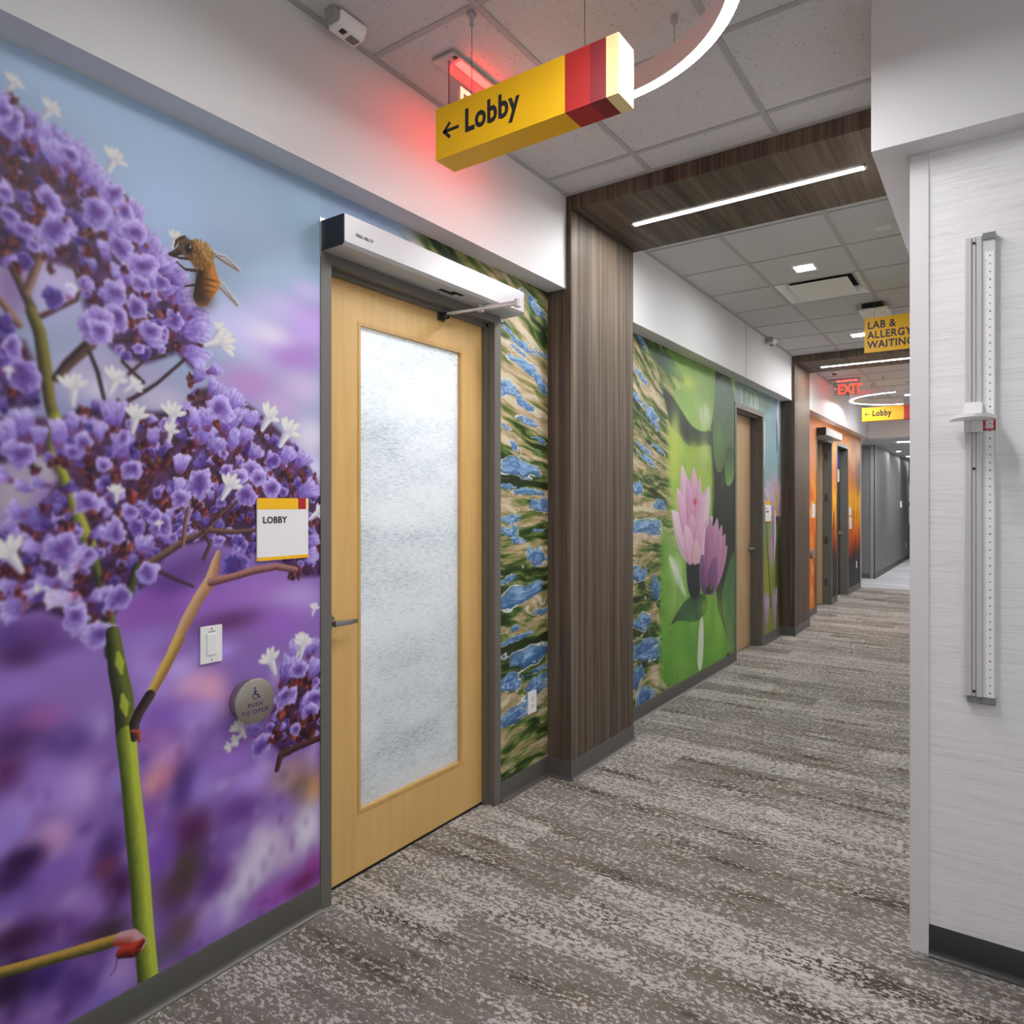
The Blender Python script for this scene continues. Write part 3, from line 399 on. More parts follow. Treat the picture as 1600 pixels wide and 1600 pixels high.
    def bract(s, y, z, ry, rz, R):
        for k in range(7):
            a = R.random() * 6.28; e = 0.9 * R.random(); cy, cz = y + ry * .5 * e * math.cos(a), z + rz * .5 * e * math.sin(a)
            col = R.choice([(140, 48, 50), (104, 34, 46), (178, 84, 76), (64, 22, 40), (122, 66, 58), (48, 22, 44), (88, 40, 50), (70, 30, 60)])
            L = rz * R.uniform(.25, .6); b = R.uniform(.7, 2.2); dk = tuple(int(c * .5) for c in col)
            s.stroke([(cy, cz, max(2, ry * .07)), (cy + L * .4 * math.cos(b), cz + L * .4 * math.sin(b), ry * .2), (cy + L * math.cos(b), cz + L * math.sin(b), 2)], col, dk, 1, 2.5)
    def white(s, y, z, ry, rz, ang, R):
        m = (ry + rz) / 2
        def ell(cy, cz, la, lb, an, al=1.0, c=(240, 239, 233)):
            w = s.win(cy - la * 1.2, cy + la * 1.2, cz - la * 1.2, cz + la * 1.2)
            if w is None: return
            v, Y, Z = w; ca, sa = math.cos(an), math.sin(an); p, q = ((Y - cy) * ca + (Z - cz) * sa) / la, (-(Y - cy) * sa + (Z - cz) * ca) / lb
            r = p * p + q * q; k = np.clip(.45 + .5 * (q * .5 + p * .35) + .4 * (1 - r), 0, 1)[..., None]
            s.put(v, sstep(1.0, .72, r) * al, rc((186, 182, 200)) * (1 - k) + rc(c) * k)
        a = math.radians(ang)
        s.stroke([(y - m * .8 * math.cos(a), z - m * .8 * math.sin(a), m * .12), (y, z, m * .26)], (232, 230, 232), (176, 170, 196), 1, 3)
        for d in (-62, 58, -30, 30, 0):
            b = a + math.radians(d + R.uniform(-7, 7)); L = m * R.uniform(.40, .5)
            ell(y + L * .95 * math.cos(b), z + L * .95 * math.sin(b), L, m * .17, b)
    def petal(s, b, t, w, ca, cb):
        by, bz = b; ty, tz = t; L = math.hypot(ty - by, tz - bz); cy, sz = (ty - by) / L, (tz - bz) / L; m = w + 12
        q = s.win(min(by, ty) - m, max(by, ty) + m, min(bz, tz) - m, max(bz, tz) + m)
        if q is None: return
        v, Y, Z = q; p = ((Y - by) * cy + (Z - bz) * sz) / L; x = -(Y - by) * sz + (Z - bz) * cy
        pc = np.clip(p, 0, 1); wd = w * (pc ** .55 * (1 - pc) ** .75) * .98 + 1; e = np.abs(x) / wd
        A = sstep(1.12, .9, e) * (p > 0) * (p < 1); k = np.clip(pc * .8 + .3 * e ** 2, 0, 1)[..., None]
        st = 1 + .05 * (fbm(x / 7, p * 3 + ty, 7, 3) - .5) - .16 * np.exp(-((x / wd - .75) / .2) ** 2)
        s.put(v, A, np.clip((rc(ca) * (1 - k) + rc(cb) * k) * st[..., None], 0, 1))
    def water(s, y0, y1, pools, seed=0, tilt=0.0, fade=None):
        w = s.win(y0, y1, -10, 9e3)
        if w is None: return
        v, Y, Z = w; zz = Z / 1000; yy = Y / 1000
        slope = tilt + .42 * sstep(1.1, 2.5, zz); b0 = zz + slope * (yy - y0 / 1000)
        wy, wz = fbm(yy * 4 + 3, b0 * 5, seed + 1, 3), fbm(yy * 3.4 + 9, b0 * 6 + 4, seed + 5, 3)
        q = fbm(yy * 2.6 + 1.2 * wy, b0 * 21 + 3.4 * wz, seed + 11, 4); q2 = fbm(yy * 7 + 2.5 * wz, b0 * 44 + 5 * wy, seed + 21, 3); q3 = fbm(yy * 1.8 + wz, b0 * 7 + 2 * wy, seed + 41, 2)
        g = np.clip(.5 + 1.7 * (q - .5) + .75 * (q2 - .5) + .7 * (q3 - .5) - .10 + .12 * sstep(1.3, 2.4, zz), 0, 1)
        st = [0, .22, .38, .5, .62, .8, 1]; pal = [(38, 52, 24), (58, 80, 32), (94, 116, 54), (132, 134, 82), (168, 146, 106), (188, 168, 132), (210, 196, 166)]
        col = np.stack([np.interp(g, st, [c[k] / 255 for c in pal]) for k in range(3)], -1).astype(np.float32)
        fl = np.exp(-((q2 - .62) / .018) ** 2) * .35; col += fl[..., None] * (rc((220, 222, 222)) - col); f2 = np.exp(-((q - .60) / .006) ** 2) * sstep(.45, .6, q3); col += f2[..., None] * .8 * (rc((230, 230, 232)) - col)
        al = np.ones(Y.shape, np.float32) if fade is None else sstep(fade[0], fade[1], Y)
        s.put(v, al, np.clip(col, 0, 1)); R = random.Random(seed)
        for py, pz, ra, rb in pools:
            w = s.win(py - ra * 1.7, py + ra * 1.7, pz - rb * 1.8 - ra * .3, pz + rb * 1.8 + ra * .3)
            if w is None: continue
            v, Y, Z = w; sl = -(tilt + .34 * float(sstep(1100, 2500, np.float32(pz)))) + .06; k = R.random() * 50
            u, q = (Y - py) / ra, (Z - pz - sl * (Y - py)) / rb
            n1, n2 = fbm(Y / (ra * .62) + k, Z / (rb * .8), seed + 3, 3) - .5, fbm(Y / (ra * .7) + k + 9, Z / (rb * .9), seed + 4, 3) - .5
            u, q = u + 1.5 * n1, q + 1.35 * n2 + .35 * np.sin(u * 2.6 + k) * np.abs(u); r = np.sqrt(u * u + q * q + .0001)
            dp = np.clip((pz - 200) / 1500, 0, 1); deep, pale = (np.array(c, np.float32) / 255 for c in ((66, 104, 160), (126, 164, 204)))
            m = np.clip(.35 + .5 * q + .5 * n1 + .35 * dp, 0, 1)[..., None]; c = deep * (1 - m) + pale * m + (.09 * np.sin((q * 3 + n2 * 14)))[..., None]
            A = sstep(1.0, .95, r); s.put(v, A * (.66 + .32 * sstep(1.0, .5, r)), np.clip(c, 0, 1))
            rim = np.exp(-((r - .99) / (.045 + .03 * np.clip(n2 + .3, 0, 1))) ** 2) * sstep(-.10, .12, n1 + .15 * np.sin(u * 2 + k))
            s.put(v, rim * .92, rc((236, 238, 244)))
            inn = np.exp(-((np.hypot(u - .25, q + .1) - .42 - .3 * n2) / .05) ** 2) * sstep(.0, .16, n2 + .06); s.put(v, inn * .7, rc((214, 224, 238)))

    def mesh(s, name, x, hole=None, m=None, parent=None):
        ny, nz = len(s.y), len(s.z); Y, Z = np.meshgrid(s.y, s.z)
        co = np.empty((nz * ny, 3), np.float32); co[:, 0] = x; co[:, 1] = Y.ravel() / 1000; co[:, 2] = Z.ravel() / 1000
        i = (np.arange(nz - 1)[:, None] * ny + np.arange(ny - 1)[None]).astype(np.int32)
        if hole is not None:
            cy, cz = (s.y[1:] + s.y[:-1]) / 2, (s.z[1:] + s.z[:-1]) / 2
            keep = ~((cy[None] > hole[0]) & (cy[None] < hole[1]) & (cz[:, None] < hole[2])); i = i[keep]
        i = i.ravel(); f = np.stack([i, i + 1, i + 1 + ny, i + ny], 1)
        me = bpy.data.meshes.new(name); me.vertices.add(len(co)); me.vertices.foreach_set('co', co.ravel())
        me.loops.add(f.size); me.loops.foreach_set('vertex_index', f.ravel())
        me.polygons.add(len(f)); me.polygons.foreach_set('loop_start', np.arange(0, f.size, 4, dtype=np.int32))
        me.update(calc_edges=True)
        c = np.ones((nz * ny, 4), np.float32); c[:, :3] = np.clip(s.img, 0, 1).reshape(-1, 3)
        ca = me.color_attributes.new('print', 'BYTE_COLOR', 'POINT'); ca.data.foreach_set('color_srgb', c.ravel())
        return link(name, me, m or print_m, parent)

def near_mural():
    ys = np.concatenate([np.arange(-1500, -80, 30), np.arange(-80, 640, 6), np.arange(640, 1702, 2.3), [1702], np.arange(1714, 2830, 8), [2832], np.arange(2835, 3281, 2.8), [3281]])
    zs = np.concatenate([[60, 92], np.arange(95, 2671, 2.8), [2672]])
    p = Print(ys, zs, (140, 108, 186)); R = random.Random(11)
    w = p.win(-9e3, 9e3, -10, 9e3)
    g = sstep(1350, 2050, w[2])[..., None]; w[0][:] = rc((138, 104, 184)) * (1 - g) + rc((150, 174, 204)) * g
    for k in range(90):      # out-of-focus blossom beyond the frame's edge
        p.blob(R.uniform(-1500, 600), R.uniform(0, 950), R.uniform(60, 130), R.uniform(50, 110), R.choice([(150, 115, 195), (90, 50, 140), (170, 110, 180), (60, 30, 90), (130, 80, 160)]), .6)
    for k in range(200):      # soft out-of-focus blossom
        y, z = R.uniform(-80, 1700), R.uniform(70, 900); lo = z < 380 and y < 1150
        c = R.choice([(96, 58, 140), (120, 78, 168), (66, 32, 88), (160, 132, 206), (140, 98, 184)] if lo else [(186, 164, 226), (166, 140, 220), (204, 156, 200), (128, 84, 180), (182, 148, 216), (108, 62, 150), (206, 184, 232), (150, 126, 214)])
        a, b = R.uniform(20, 46), R.uniform(22, 48)
        for q in range(2): p.blob(y + q * a * .5, z + q * b * .4, a, b, c, .36, 1.2)
    for y, z, a, b, r, gg, bb in M_BG:
        e = 1.14 if r + gg + bb > 330 else (.92 if z < 900 else 1); p.blob(y, z, a * .95, b * .95, tuple(min(255, c * e) for c in (r, gg, bb)), .84, 1.25)
    for k in range(120):
        y, z = R.uniform(640, 1700), R.uniform(70, 880); c = R.choice([(190, 170, 232), (150, 124, 210), (196, 140, 190), (96, 50, 140), (60, 24, 80)]); p.blob(y, z, R.uniform(12, 26), R.uniform(14, 30), c, .22, 1.2)
    CP = M_CP + [[(1350 - y, z) for y, z in q] for q in M_CP[:3]]      # the plant goes on past the photograph's edge
    FL = [(t, 1350 - y, z, ry, rz, (180 - an if an != 999 else an), sh) for t, y, z, ry, rz, an, sh in M_FL if y < 1300 and z > 900] + M_FL
    for k, pts in enumerate(CP):
        p.poly(pts, (72, 36, 62), (56, 30, 74), 12, .9, mod=lambda Y, Z: .25 + 1.4 * fbm(Y / 20, Z / 26, 40, 4))
    for a in M_S0: p.stroke(*a)
    p.stroke([(300, 60, 22), (330, 500, 22), (380, 950, 18), (470, 1300, 14), (560, 1700, 12)], (176, 190, 64), (66, 80, 28), 1, 3)
    for k, pts in enumerate(CP):   # small blossoms filling the heads
        P = np.array(pts); y0, y1, z0, z1 = P[:, 0].min(), P[:, 0].max(), P[:, 1].min(), P[:, 1].max()
        def inside(y, z):
            c = False
            for (a, b), (e, f) in zip(pts, pts[1:] + pts[:1]):
                if (b > z) != (f > z) and y < (e - a) * (z - b) / (f - b) + a: c = not c
            return c
        N = int((y1 - y0) * (z1 - z0) / 900)
        for q in range(N):
            y, z = R.uniform(y0, y1), R.uniform(z0, z1)
            if not inside(y, z): continue
            r = R.uniform(15, 27); t = R.random()
            if t < .36: p.bract(y, z, r * 1.2, r * 1.4, R)
            elif t < .72: p.fan(y, z, r, r * 1.1, R.choice([20, 50, 80, 100, 130]), R.choice([0, 0, 2, 2]), R)
            else: p.cup(y, z, r, r, R.choice([0, 1, 2]), R)
    for q, a in enumerate(M_S1):
        if q < 7: p.stroke(*a)
    for t, y, z, ry, rz, an, sh in FL:
        ry, rz = ry * 1.04, rz * 1.04
        if t == 'R': p.bract(y, z, ry, rz, R)
        elif t == 'F': p.fan(y, z, ry, rz, an, sh, R)
        elif t == 'C': p.cup(y, z, ry, rz, sh, R)
        else: p.white(y, z, ry, rz, an, R)
    for t, y, z, ry, rz, an, sh in FL:
        if t == 'R' and R.random() < .75: p.bract(y + R.uniform(-.3, .3) * ry, z + R.uniform(-.3, .3) * rz, ry * .6, rz * .6, R)
    p.soften(); w = p.win(-1500, 1702, 60, 2700); w[0][:] = w[0] ** (1 - .09 * sstep(800, 1000, w[2]))[..., None]
    for q, a in enumerate(M_S1):
        if q >= 7: p.stroke(*a)
    for y, z, r in M_LIT: p.stroke([(y + 4, z + 34, 5), (y + 9, z + 4, 13), (y + 14, z - 26, 4)], (172, 186, 66), (150, 164, 56), 1, 4)
    # the bee
    b = M_BEE
    ty, tz = b['thorax']; hy, hz = b['head']; ay, az = b['abd']; ly, lz = b['tail']
    for (a0, a1), (b0, b1), (c0, c1) in (b['w1'], b['w2']):
        p.stroke([(a0, a1, 6), (b0, b1, 15), (c0, c1, 8)], (206, 204, 210), (160, 162, 174), 1, 3); p.stroke([(a0, a1, 3), (b0 - 5, b1 - 9, 2.2), (c0 - 2, c1 - 3, 1.5)], (164, 128, 92), (96, 74, 60), 1, 1)
        for q in (-5, 3, 8): p.stroke([(a0, a1, 1), (b0 + q * .6, b1 + q, 1), (c0, c1, 1)], (130, 126, 130), (110, 106, 112), 1, .8)
    for L in b['legs']: p.stroke([(y, z, 5.5 - 1.4 * k) for k, (y, z) in enumerate(L)], (86, 58, 38), (30, 20, 16), 1, 1.2)
    p.stroke([(ay + 2, az + 52, 26), (ay + 4, az, 40), (ly + 2, lz - 4, 27)], (200, 130, 58), (60, 36, 20), 1, 3)
    p.blob(ly + 4, lz - 2, 38, 36, (48, 32, 24), .85); p.blob(ay - 26, az, 16, 50, (44, 28, 20), .7)
    for k in (.15, .42, .68): p.blob(ay + 8 + (ly - ay) * (k * 1.3 - .3), az + (lz - az) * (k * 1.3 - .3), 30, 4, (72, 42, 22), .7, 2)
    p.blob(ty, tz, 40, 40, (150, 106, 54), .97, 3)
    for k in range(620):
        a, r = R.random() * 6.28, R.random() ** .5; cy, cz = ty + 40 * r * math.cos(a), tz + 40 * r * math.sin(a); li = (math.cos(a) + math.sin(a)) * r
        p.stroke([(cy, cz, 1.8), (cy + 7 * math.cos(a), cz + 9 * math.sin(a), 1)], R.choice([(214, 168, 92), (190, 142, 70), (236, 206, 140)] if li > .2 else [(150, 104, 50), (110, 76, 38), (180, 134, 66)]), (96, 66, 34), 1, 1.4)
    p.blob(hy, hz, 26, 30, (66, 50, 38), .97, 3); p.stroke([(hy - 10, hz - 12, 14), (hy - 34, hz - 30, 9), (hy - 52, hz - 38, 4)], (74, 56, 44), (36, 26, 20), 1, 2)
    for k in range(90):
        a, r = R.random() * 6.28, R.random() ** .5; cy, cz = hy + 24 * r * math.cos(a), hz + 27 * r * math.sin(a); p.stroke([(cy, cz, 1.4), (cy + 6 * math.cos(a), cz + 7 * math.sin(a), 1)], R.choice([(130, 98, 64), (96, 72, 50), (166, 130, 90)]), (60, 44, 30), 1, 1.2)
    p.blob(b['eye'][0] + 2, b['eye'][1], 11, 15, (18, 14, 14), .97, 3); p.blob(b['eye'][0] + 6, b['eye'][1] + 6, 3, 4, (230, 230, 230), .9)
    # water on the far side of the door, running over its head
    p.water(2060, 3300, M_PW, 3, 0.0, (2080, 2330))
    return p

def lily_mural():
    ys = np.concatenate([np.arange(4040, 6600, 6.5), [6602], np.arange(6620, 7580, 16), [7584], np.arange(7590, 8301, 6), [8302]]); zs = np.concatenate([[60, 92], np.arange(96, 2671, 5), [2672]])
    p = Print(ys, zs, (110, 140, 70)); R = random.Random(5)
    for pts, ca, cb, soft in M_LP[:1]: p.poly(pts, ca, cb, 60)
    p.water(4000, 5600, M_PL, 9, 0.10, (5480, 4850))
    for k, (pts, ca, cb, soft) in enumerate(M_LP[1:]):
        p.poly(round_off(pts), ca, cb, 70 if k in (6, 7) else soft * 2.2, .95, mod=(lambda Y, Z: .86 + .28 * fbm(Y / 240, Z / 170, 60, 4)) if k not in (0, 12, 13) else None)
    for y, z, a, b, c in M_LG: p.blob(y, z, a, b, c, .62)
    vn = random.Random(8)
    for k in range(60):
        y, z = vn.uniform(4750, 6500), vn.uniform(150, 2500); p.blob(y, z, vn.uniform(10, 60), vn.uniform(40, 150), vn.choice([(210, 226, 130), (70, 120, 50), (160, 200, 80), (40, 60, 40)]), .13)
    p.poly(round_off(M_LP[9][0]), M_LP[9][1], M_LP[9][2], 14, .9)
    for b, t, w, ca, cb in M_PT: p.petal(b, t, w, ca, cb)
    (y, z, a, b), (y2, z2, a2, b2) = M_LB; p.blob(y, z, a, b, (34, 40, 26), .95, 3); p.blob(y + a * .4, z + b * .3, a * .3, b * .4, (150, 150, 70), .8); p.blob(y2, z2, a2, b2, (206, 40, 70), .9)
    w = p.win(4700, 6603, 60, 2700); w[0][:] = w[0] ** (1 - .16 * sstep(4700, 5200, w[1]))[..., None]
    # blossom and stems past the plain door
    w = p.win(6604, 8400, -10, 9e3); v, Y, Z = w; q = np.clip((Z - 700) / 1300, 0, 1)[..., None]; v[:] = rc((128, 140, 44)) * (1 - q) + rc((128, 158, 166)) * q
    v += .10 * (fbm(Y / 200, Z / 300, 71, 3) - .5)[..., None]
    for y, z, a, b, c in ((8150, 900, 120, 500, (60, 74, 40)), (8240, 600, 90, 900, (34, 34, 32)), (7750, 1700, 200, 300, (140, 164, 178)), (7700, 700, 120, 300, (150, 160, 48)), (7900, 1000, 120, 220, (186, 150, 192)), (7200, 2580, 300, 90, (70, 96, 50)), (6900, 2560, 200, 100, (110, 136, 110)), (7700, 2560, 240, 80, (90, 110, 86))): p.blob(y, z, a, b, c, .85)
    for k in range(14): y = R.uniform(6800, 7400); p.stroke([(y, 2440, 14), (y + R.uniform(-30, 30), 2640, 4)], (200, 206, 206), (150, 166, 150), 1, 10)
    for L in M_CH['stems']: p.stroke([(y, z, 17) for y, z in L], (84, 110, 54), (34, 52, 30), 1, 5)
    by, bz = M_CH['base']; ry, rz = M_CH['r']
    for k in range(150):
        a = PI * R.uniform(.02, .98); L = R.uniform(.55, 1.12); e = R.random() < .3
        ty, tz = by - 30 + ry * 1.25 * L * math.cos(a), bz + 60 + rz * 2.15 * L * abs(math.sin(a)) ** .8 * .95
        p.petal((by - 10 + 40 * math.cos(a), bz + 20), (ty, tz), 44, R.choice([(170, 160, 70), (160, 120, 150), (150, 110, 170)]), R.choice([(206, 178, 222), (186, 150, 206), (226, 206, 234)]))
    p.blob(by, bz - 10, 70, 70, (58, 34, 44), .9, 2)
    for k in range(16): p.stroke([(by + R.uniform(-80, 60), bz + 30, 7), (by + R.uniform(-160, 120), bz + R.uniform(160, 420), 5)], (206, 196, 70), (150, 120, 60), 1, 4)
    py, pz = M_CH['pod'][0]; p.stroke([(py, pz + 260, 60), (py, pz, 66), (py - 10, pz - 260, 14)], (220, 200, 226), (120, 90, 140), 1, 8)
    for ty, tz in M_CH['tufts']:
        for k in range(16): y = ty + R.uniform(-110, 110); p.petal((ty, tz - 260), (y, tz + R.uniform(120, 260)), 46, (150, 116, 168), R.choice([(216, 190, 226), (190, 160, 206)]))
    p.stroke([(8160, 2660, 60), (8130, 2500, 50), (8180, 2350, 46), (8190, 2200, 30)], (214, 206, 226), (150, 140, 176), 1, 10)
    p.stroke([(7610, 2350, 26), (7620, 2200, 30), (7600, 1900, 20)], (226, 220, 214), (170, 160, 160), 1, 8)
    return p

def flame_mural():
    ys = np.concatenate([np.arange(9040, 10151, 12), [10152], np.arange(10180, 11250, 30), [11252], np.arange(11260, 11600, 10), [11602], np.arange(11630, 12612, 30), [12614], np.arange(12620, 13821, 10), [13822]]); zs = np.concatenate([[60, 92], np.arange(96, 2671, 8), [2672]])
    p = Print(ys, zs); v, Y, Z = p.win(0, 2e4, -10, 9e3); z = Z / 1000 + .35 * (fbm(Y / 500, Z / 700, 80, 3) - .5); n_ = fbm(Y / 90, Z / 420, 84, 4); n2 = fbm(Y / 260, Z / 500, 90, 3)
    k = np.clip(z / 2.6, 0, 1); st = [(0, (14, 12, 12)), (.26, (18, 12, 10)), (.31, (140, 48, 6)), (.38, (222, 100, 6)), (.5, (255, 172, 10)), (.62, (252, 186, 10)), (.70, (236, 146, 40)), (.80, (208, 124, 74)), (.9, (232, 168, 76)), (1, (214, 136, 76))]
    col = np.stack([np.interp(k, [a for a, _ in st], [c[q] / 255 for _, c in st]) for q in range(3)], -1)
    sal = sstep(12900, 13700, Y) * sstep(1.5, 1.9, z); col += (sal * sstep(.35, .6, n2))[..., None] * (rc((126, 112, 116)) - col) * .8
    lick = sstep(.54, .66, n_) * sstep(.5, .7, z) * sstep(1.7, 1.2, z); col += lick[..., None] * (rc((120, 44, 6)) - col) * .75
    red = sstep(10300, 9900, Y); nn = fbm(Y / 120 + Z / 260, Z / 300 - Y / 300, 95, 4); fl = np.where(nn[..., None] < .5, rc((206, 70, 12)) + (rc((240, 120, 20)) - rc((206, 70, 12))) * nn[..., None] * 2, rc((240, 120, 20)) + (rc((250, 196, 60)) - rc((240, 120, 20))) * (nn[..., None] - .5) * 4)
    up = sstep(1.6, 2.2, z)[..., None]; fl = fl + (rc((214, 140, 104)) - fl) * up; col += red[..., None] * (fl - col); v[:] = np.clip(col, 0, 1)
    R = random.Random(3)
    for q in range(70): y = R.uniform(12700, 13800); zb = R.uniform(500, 1300); p.stroke([(y, zb, 9), (y + R.uniform(-40, 40), zb + R.uniform(80, 220), 4)], (110, 44, 10), (60, 22, 6), 1, 5)
    return p

# ---------------------------------------------------------------- structure
WX, SX, ZC, ZS = -2.055, -1.937, 3.17, 2.67      # wall face, soffit face, ceiling, soffit underside
P1 = (3.28, 4.06); P2 = (8.30, 9.05); YE = 13.82
XR = -0.244                                       # corridor's other side
YR = 2.70                                         # white wall facing the camera

fl = obj('floor', B(-2.9, 2.6, -2.6, 13.86, -0.12, 0), carpet); tag(fl, 'streaked taupe and grey carpet floor of the corridor', 'floor', kind='structure')
fl2 = obj('floor', B(-2.9, 0.6, 13.86, 25, -0.12, 0), far_floor); tag(fl2, 'pale grey wood-look floor at the far end beyond the carpet', 'floor', kind='structure')

DOORS = {1: (1.702, 2.832, 2.445), 2: (6.602, 7.584, 2.465), 3: (10.152, 11.252, 2.445), 4: (11.602, 12.614, 2.445)}
def wall_run(name, label, y0, y1, doors, z1=3.3):
    bm = bmesh.new(); xs = (-2.20, WX - 0.0006); y = y0
    for d in doors:
        a, b, h = DOORS[d]; box(bm, *xs, y, a, 0, z1); box(bm, *xs, a, b, h, z1); y = b
    box(bm, *xs, y, y1, 0, z1)
    w = obj(name, bm, white_wall); return tag(w, label, 'wall', kind='structure')
wl = wall_run('wall_left', 'long wall with a purple blossom and bee mural round the glazed maple door', -2.6, P1[0], (1,))
m1 = near_mural().mesh('printed_mural', WX, (1702, 2832, 2445), None, wl); m1['label'] = 'mural of lavender blossom, a bee and rippling water'
wl2 = wall_run('wall_left', 'wall with the pink water lily mural between the two wood portals', P1[1], P2[0], (2,))
m2 = lily_mural().mesh('printed_mural', WX, (6602, 7584, 2465), None, wl2); m2['label'] = 'mural of pink water lilies, green pads and chive blossom'
wl3 = wall_run('wall_left', 'far wall with the orange flame mural and two dark door frames', P2[1], YE, (3, 4))
m3 = flame_mural().mesh('printed_mural', WX, None, None, wl3); m3['label'] = 'mural of orange flames over black'
bpy.data.objects.remove(m3); m3 = None
_p = flame_mural(); _bm = None
def cut(p, holes):
    o = p.mesh('printed_mural', WX, None, None, wl3); bm = bmesh.new(); bm.from_mesh(o.data)
    kill = [f for f in bm.faces if any(a < f.calc_center_median().y < b and f.calc_center_median().z < h for a, b, h in holes)]
    bmesh.ops.delete(bm, geom=kill, context='FACES'); bm.to_mesh(o.data); bm.free(); return o
m3 = cut(_p, [DOORS[3], DOORS[4]]); m3['label'] = 'mural of orange flames over black'

# soffit over the mural wall
for k, (a, b, lab) in enumerate(((-2.6, P1[0], 'white soffit over the purple mural and the glazed door'), (P1[1], P2[0], 'white soffit over the water lily mural'), (P2[1], 13.95, 'white soffit over the flame mural'))):
    s = obj('trim_1' if k == 0 else 'trim_%d' % (k + 1), B(WX - 0.1, SX, a, b, ZS, 3.3), white_wall); tag(s, lab, 'soffit', kind='structure')
    if k == 1: # control joint
        obj('joint', B(SX - 0.001, SX + 0.0025, 6.553, 6.563, ZS, ZC), grid_m, s)
blk = obj('trim_4', B(SX, XR, 13.90, 14.1, ZS, 3.3), white_wall); tag(blk, 'white bulkhead across the corridor beyond the far hanging sign', 'soffit', kind='structure')
rs = obj('trim_5', boxes((-0.352, 2.6, 2.585, 14.1, ZS, 3.3)), white_wall); tag(rs, 'white dropped soffit above the wall with the height rod', 'soffit', kind='structure')
et = obj('trim_6', B(WX - 0.14, WX + 0.012, YE, YE + 0.03, 0, ZS), mat('pale edge trim', (196, 192, 190), 0.4)); tag(et, 'pale vertical edge trim ending the flame mural wall', 'trim', kind='structure')

# the white wall with the height rod, its corner guard and base
wr = obj('wall_right', B(XR, 2.6, YR, 2.86, 0, ZS), wallcover); tag(wr, 'white woven wallcovering wall carrying the height rod', 'wall', kind='structure')
wr2 = obj('wall_right', B(XR, -0.1, 2.86, 14.1, 0, ZS), white_wall); tag(wr2, 'plain white corridor wall behind the corner guard', 'wall', kind='structure')
bm = bmesh.new(); prism(bm, [(XR - .006, YR - .006), (XR + .049, YR - .006), (XR + .049, YR - .0006), (XR - .0006, YR - .0006), (XR - .0006, YR + .049), (XR - .006, YR + .049)], 'z', 0.0, ZS - .001)
guard = obj('trim_7', bm, mat('grey vinyl corner guard', (222, 222, 223), 0.45)); tag(guard, 'pale grey vertical corner guard on the edge of the white wall', 'trim', kind='structure')

def cove(bm, along, a0, a1, face, sgn, h=0.1016):
    """rubber cove base: flat face and a toe that flares onto the carpet"""
    pr = [(0, 0), (0.020, 0), (0.0195, 0.003), (0.012, 0.0075), (0.0065, 0.014), (0.0045, 0.022), (0.004, 0.098), (0.002, h), (0, h)]
    prof = [(face + sgn * u, v) for u, v in pr]
    prism(bm, prof, along, a0, a1)
def base(name, runs, m, label):
    bm = bmesh.new()
    for r in runs: cove(bm, *r)
    o = obj(name, bm, m, None, 30); return tag(o, label, 'baseboard', kind='structure')
CX = -1.905                                        # portal column face
base('baseboard_left', [('y', -2.6, 1.700, WX, 1)], base_m, 'charcoal rubber base under the purple blossom mural')
base('baseboard_left', [('y', 2.834, P1[0], WX, 1), ('x', WX, CX + 0.004, P1[0], -1), ('y', P1[0] - 0.004, P1[1] + 0.004, CX, 1), ('x', WX, CX + 0.004, P1[1], 1), ('y', P1[1], 6.600, WX, 1)], base_m, 'charcoal rubber base around the first wood column and under the lily')
base('baseboard_left', [('y', 7.586, P2[0], WX, 1), ('x', WX, CX + 0.004, P2[0], -1), ('y', P2[0] - 0.004, P2[1] + 0.004, CX, 1), ('y', P2[1], 10.150, WX, 1), ('y', 11.254, 11.600, WX, 1), ('y', 12.616, YE, WX, 1)], base_m, 'charcoal rubber base around the second wood column and under the flames')
base('baseboard_right', [('x', XR + 0.050, 2.6, YR, -1)], base_blk, 'black rubber base under the white wall with the height rod')

# wood portals: a column against the wall and a header across the ceiling
def portal(name, y0, y1, label):
    t = thing(name, label, 'portal', (CX, y0, 0), kind='structure')
    obj('column', B(WX - 0.1, CX, y0, y1, 0, ZC + 0.02, bev=0.001), wood, t)
    bm = bmesh.new(); box(bm, CX, -0.30, y0, y1, 3.09, ZC + 0.02)
    h = obj('header', bm, wood_x, t)
    return t
p1 = portal('trim_8', *P1, 'first wood laminate portal with the long line of light')
p2 = portal('trim_9', *P2, 'second wood laminate portal farther down the corridor')
def line_light(name, y, x0, x1, label):
    t = thing(name, label, 'light', ((x0 + x1) / 2, y, 3.09), group='line lights under the portals')
    obj('diffuser', B(x0 + 0.012, x1 - 0.012, y - 0.019, y + 0.019, 3.0835, 3.088), lamp_line, t)
    fr = obj('frame', boxes((x0, x1, y - 0.024, y - 0.019, 3.083, 3.0895), (x0, x1, y + 0.019, y + 0.024, 3.083, 3.0895), (x0, x0 + 0.012, y - 0.024, y + 0.024, 3.083, 3.0895), (x1 - 0.012, x1, y - 0.024, y + 0.024, 3.083, 3.0895)), white_pl, t)
line_light('line_light', 3.645, -1.715, -0.515, 'long lit line set into the first wood portal header')
line_light('line_light', 8.70, -1.715, -0.515, 'lit line set into the second wood portal header beyond the yellow sign')

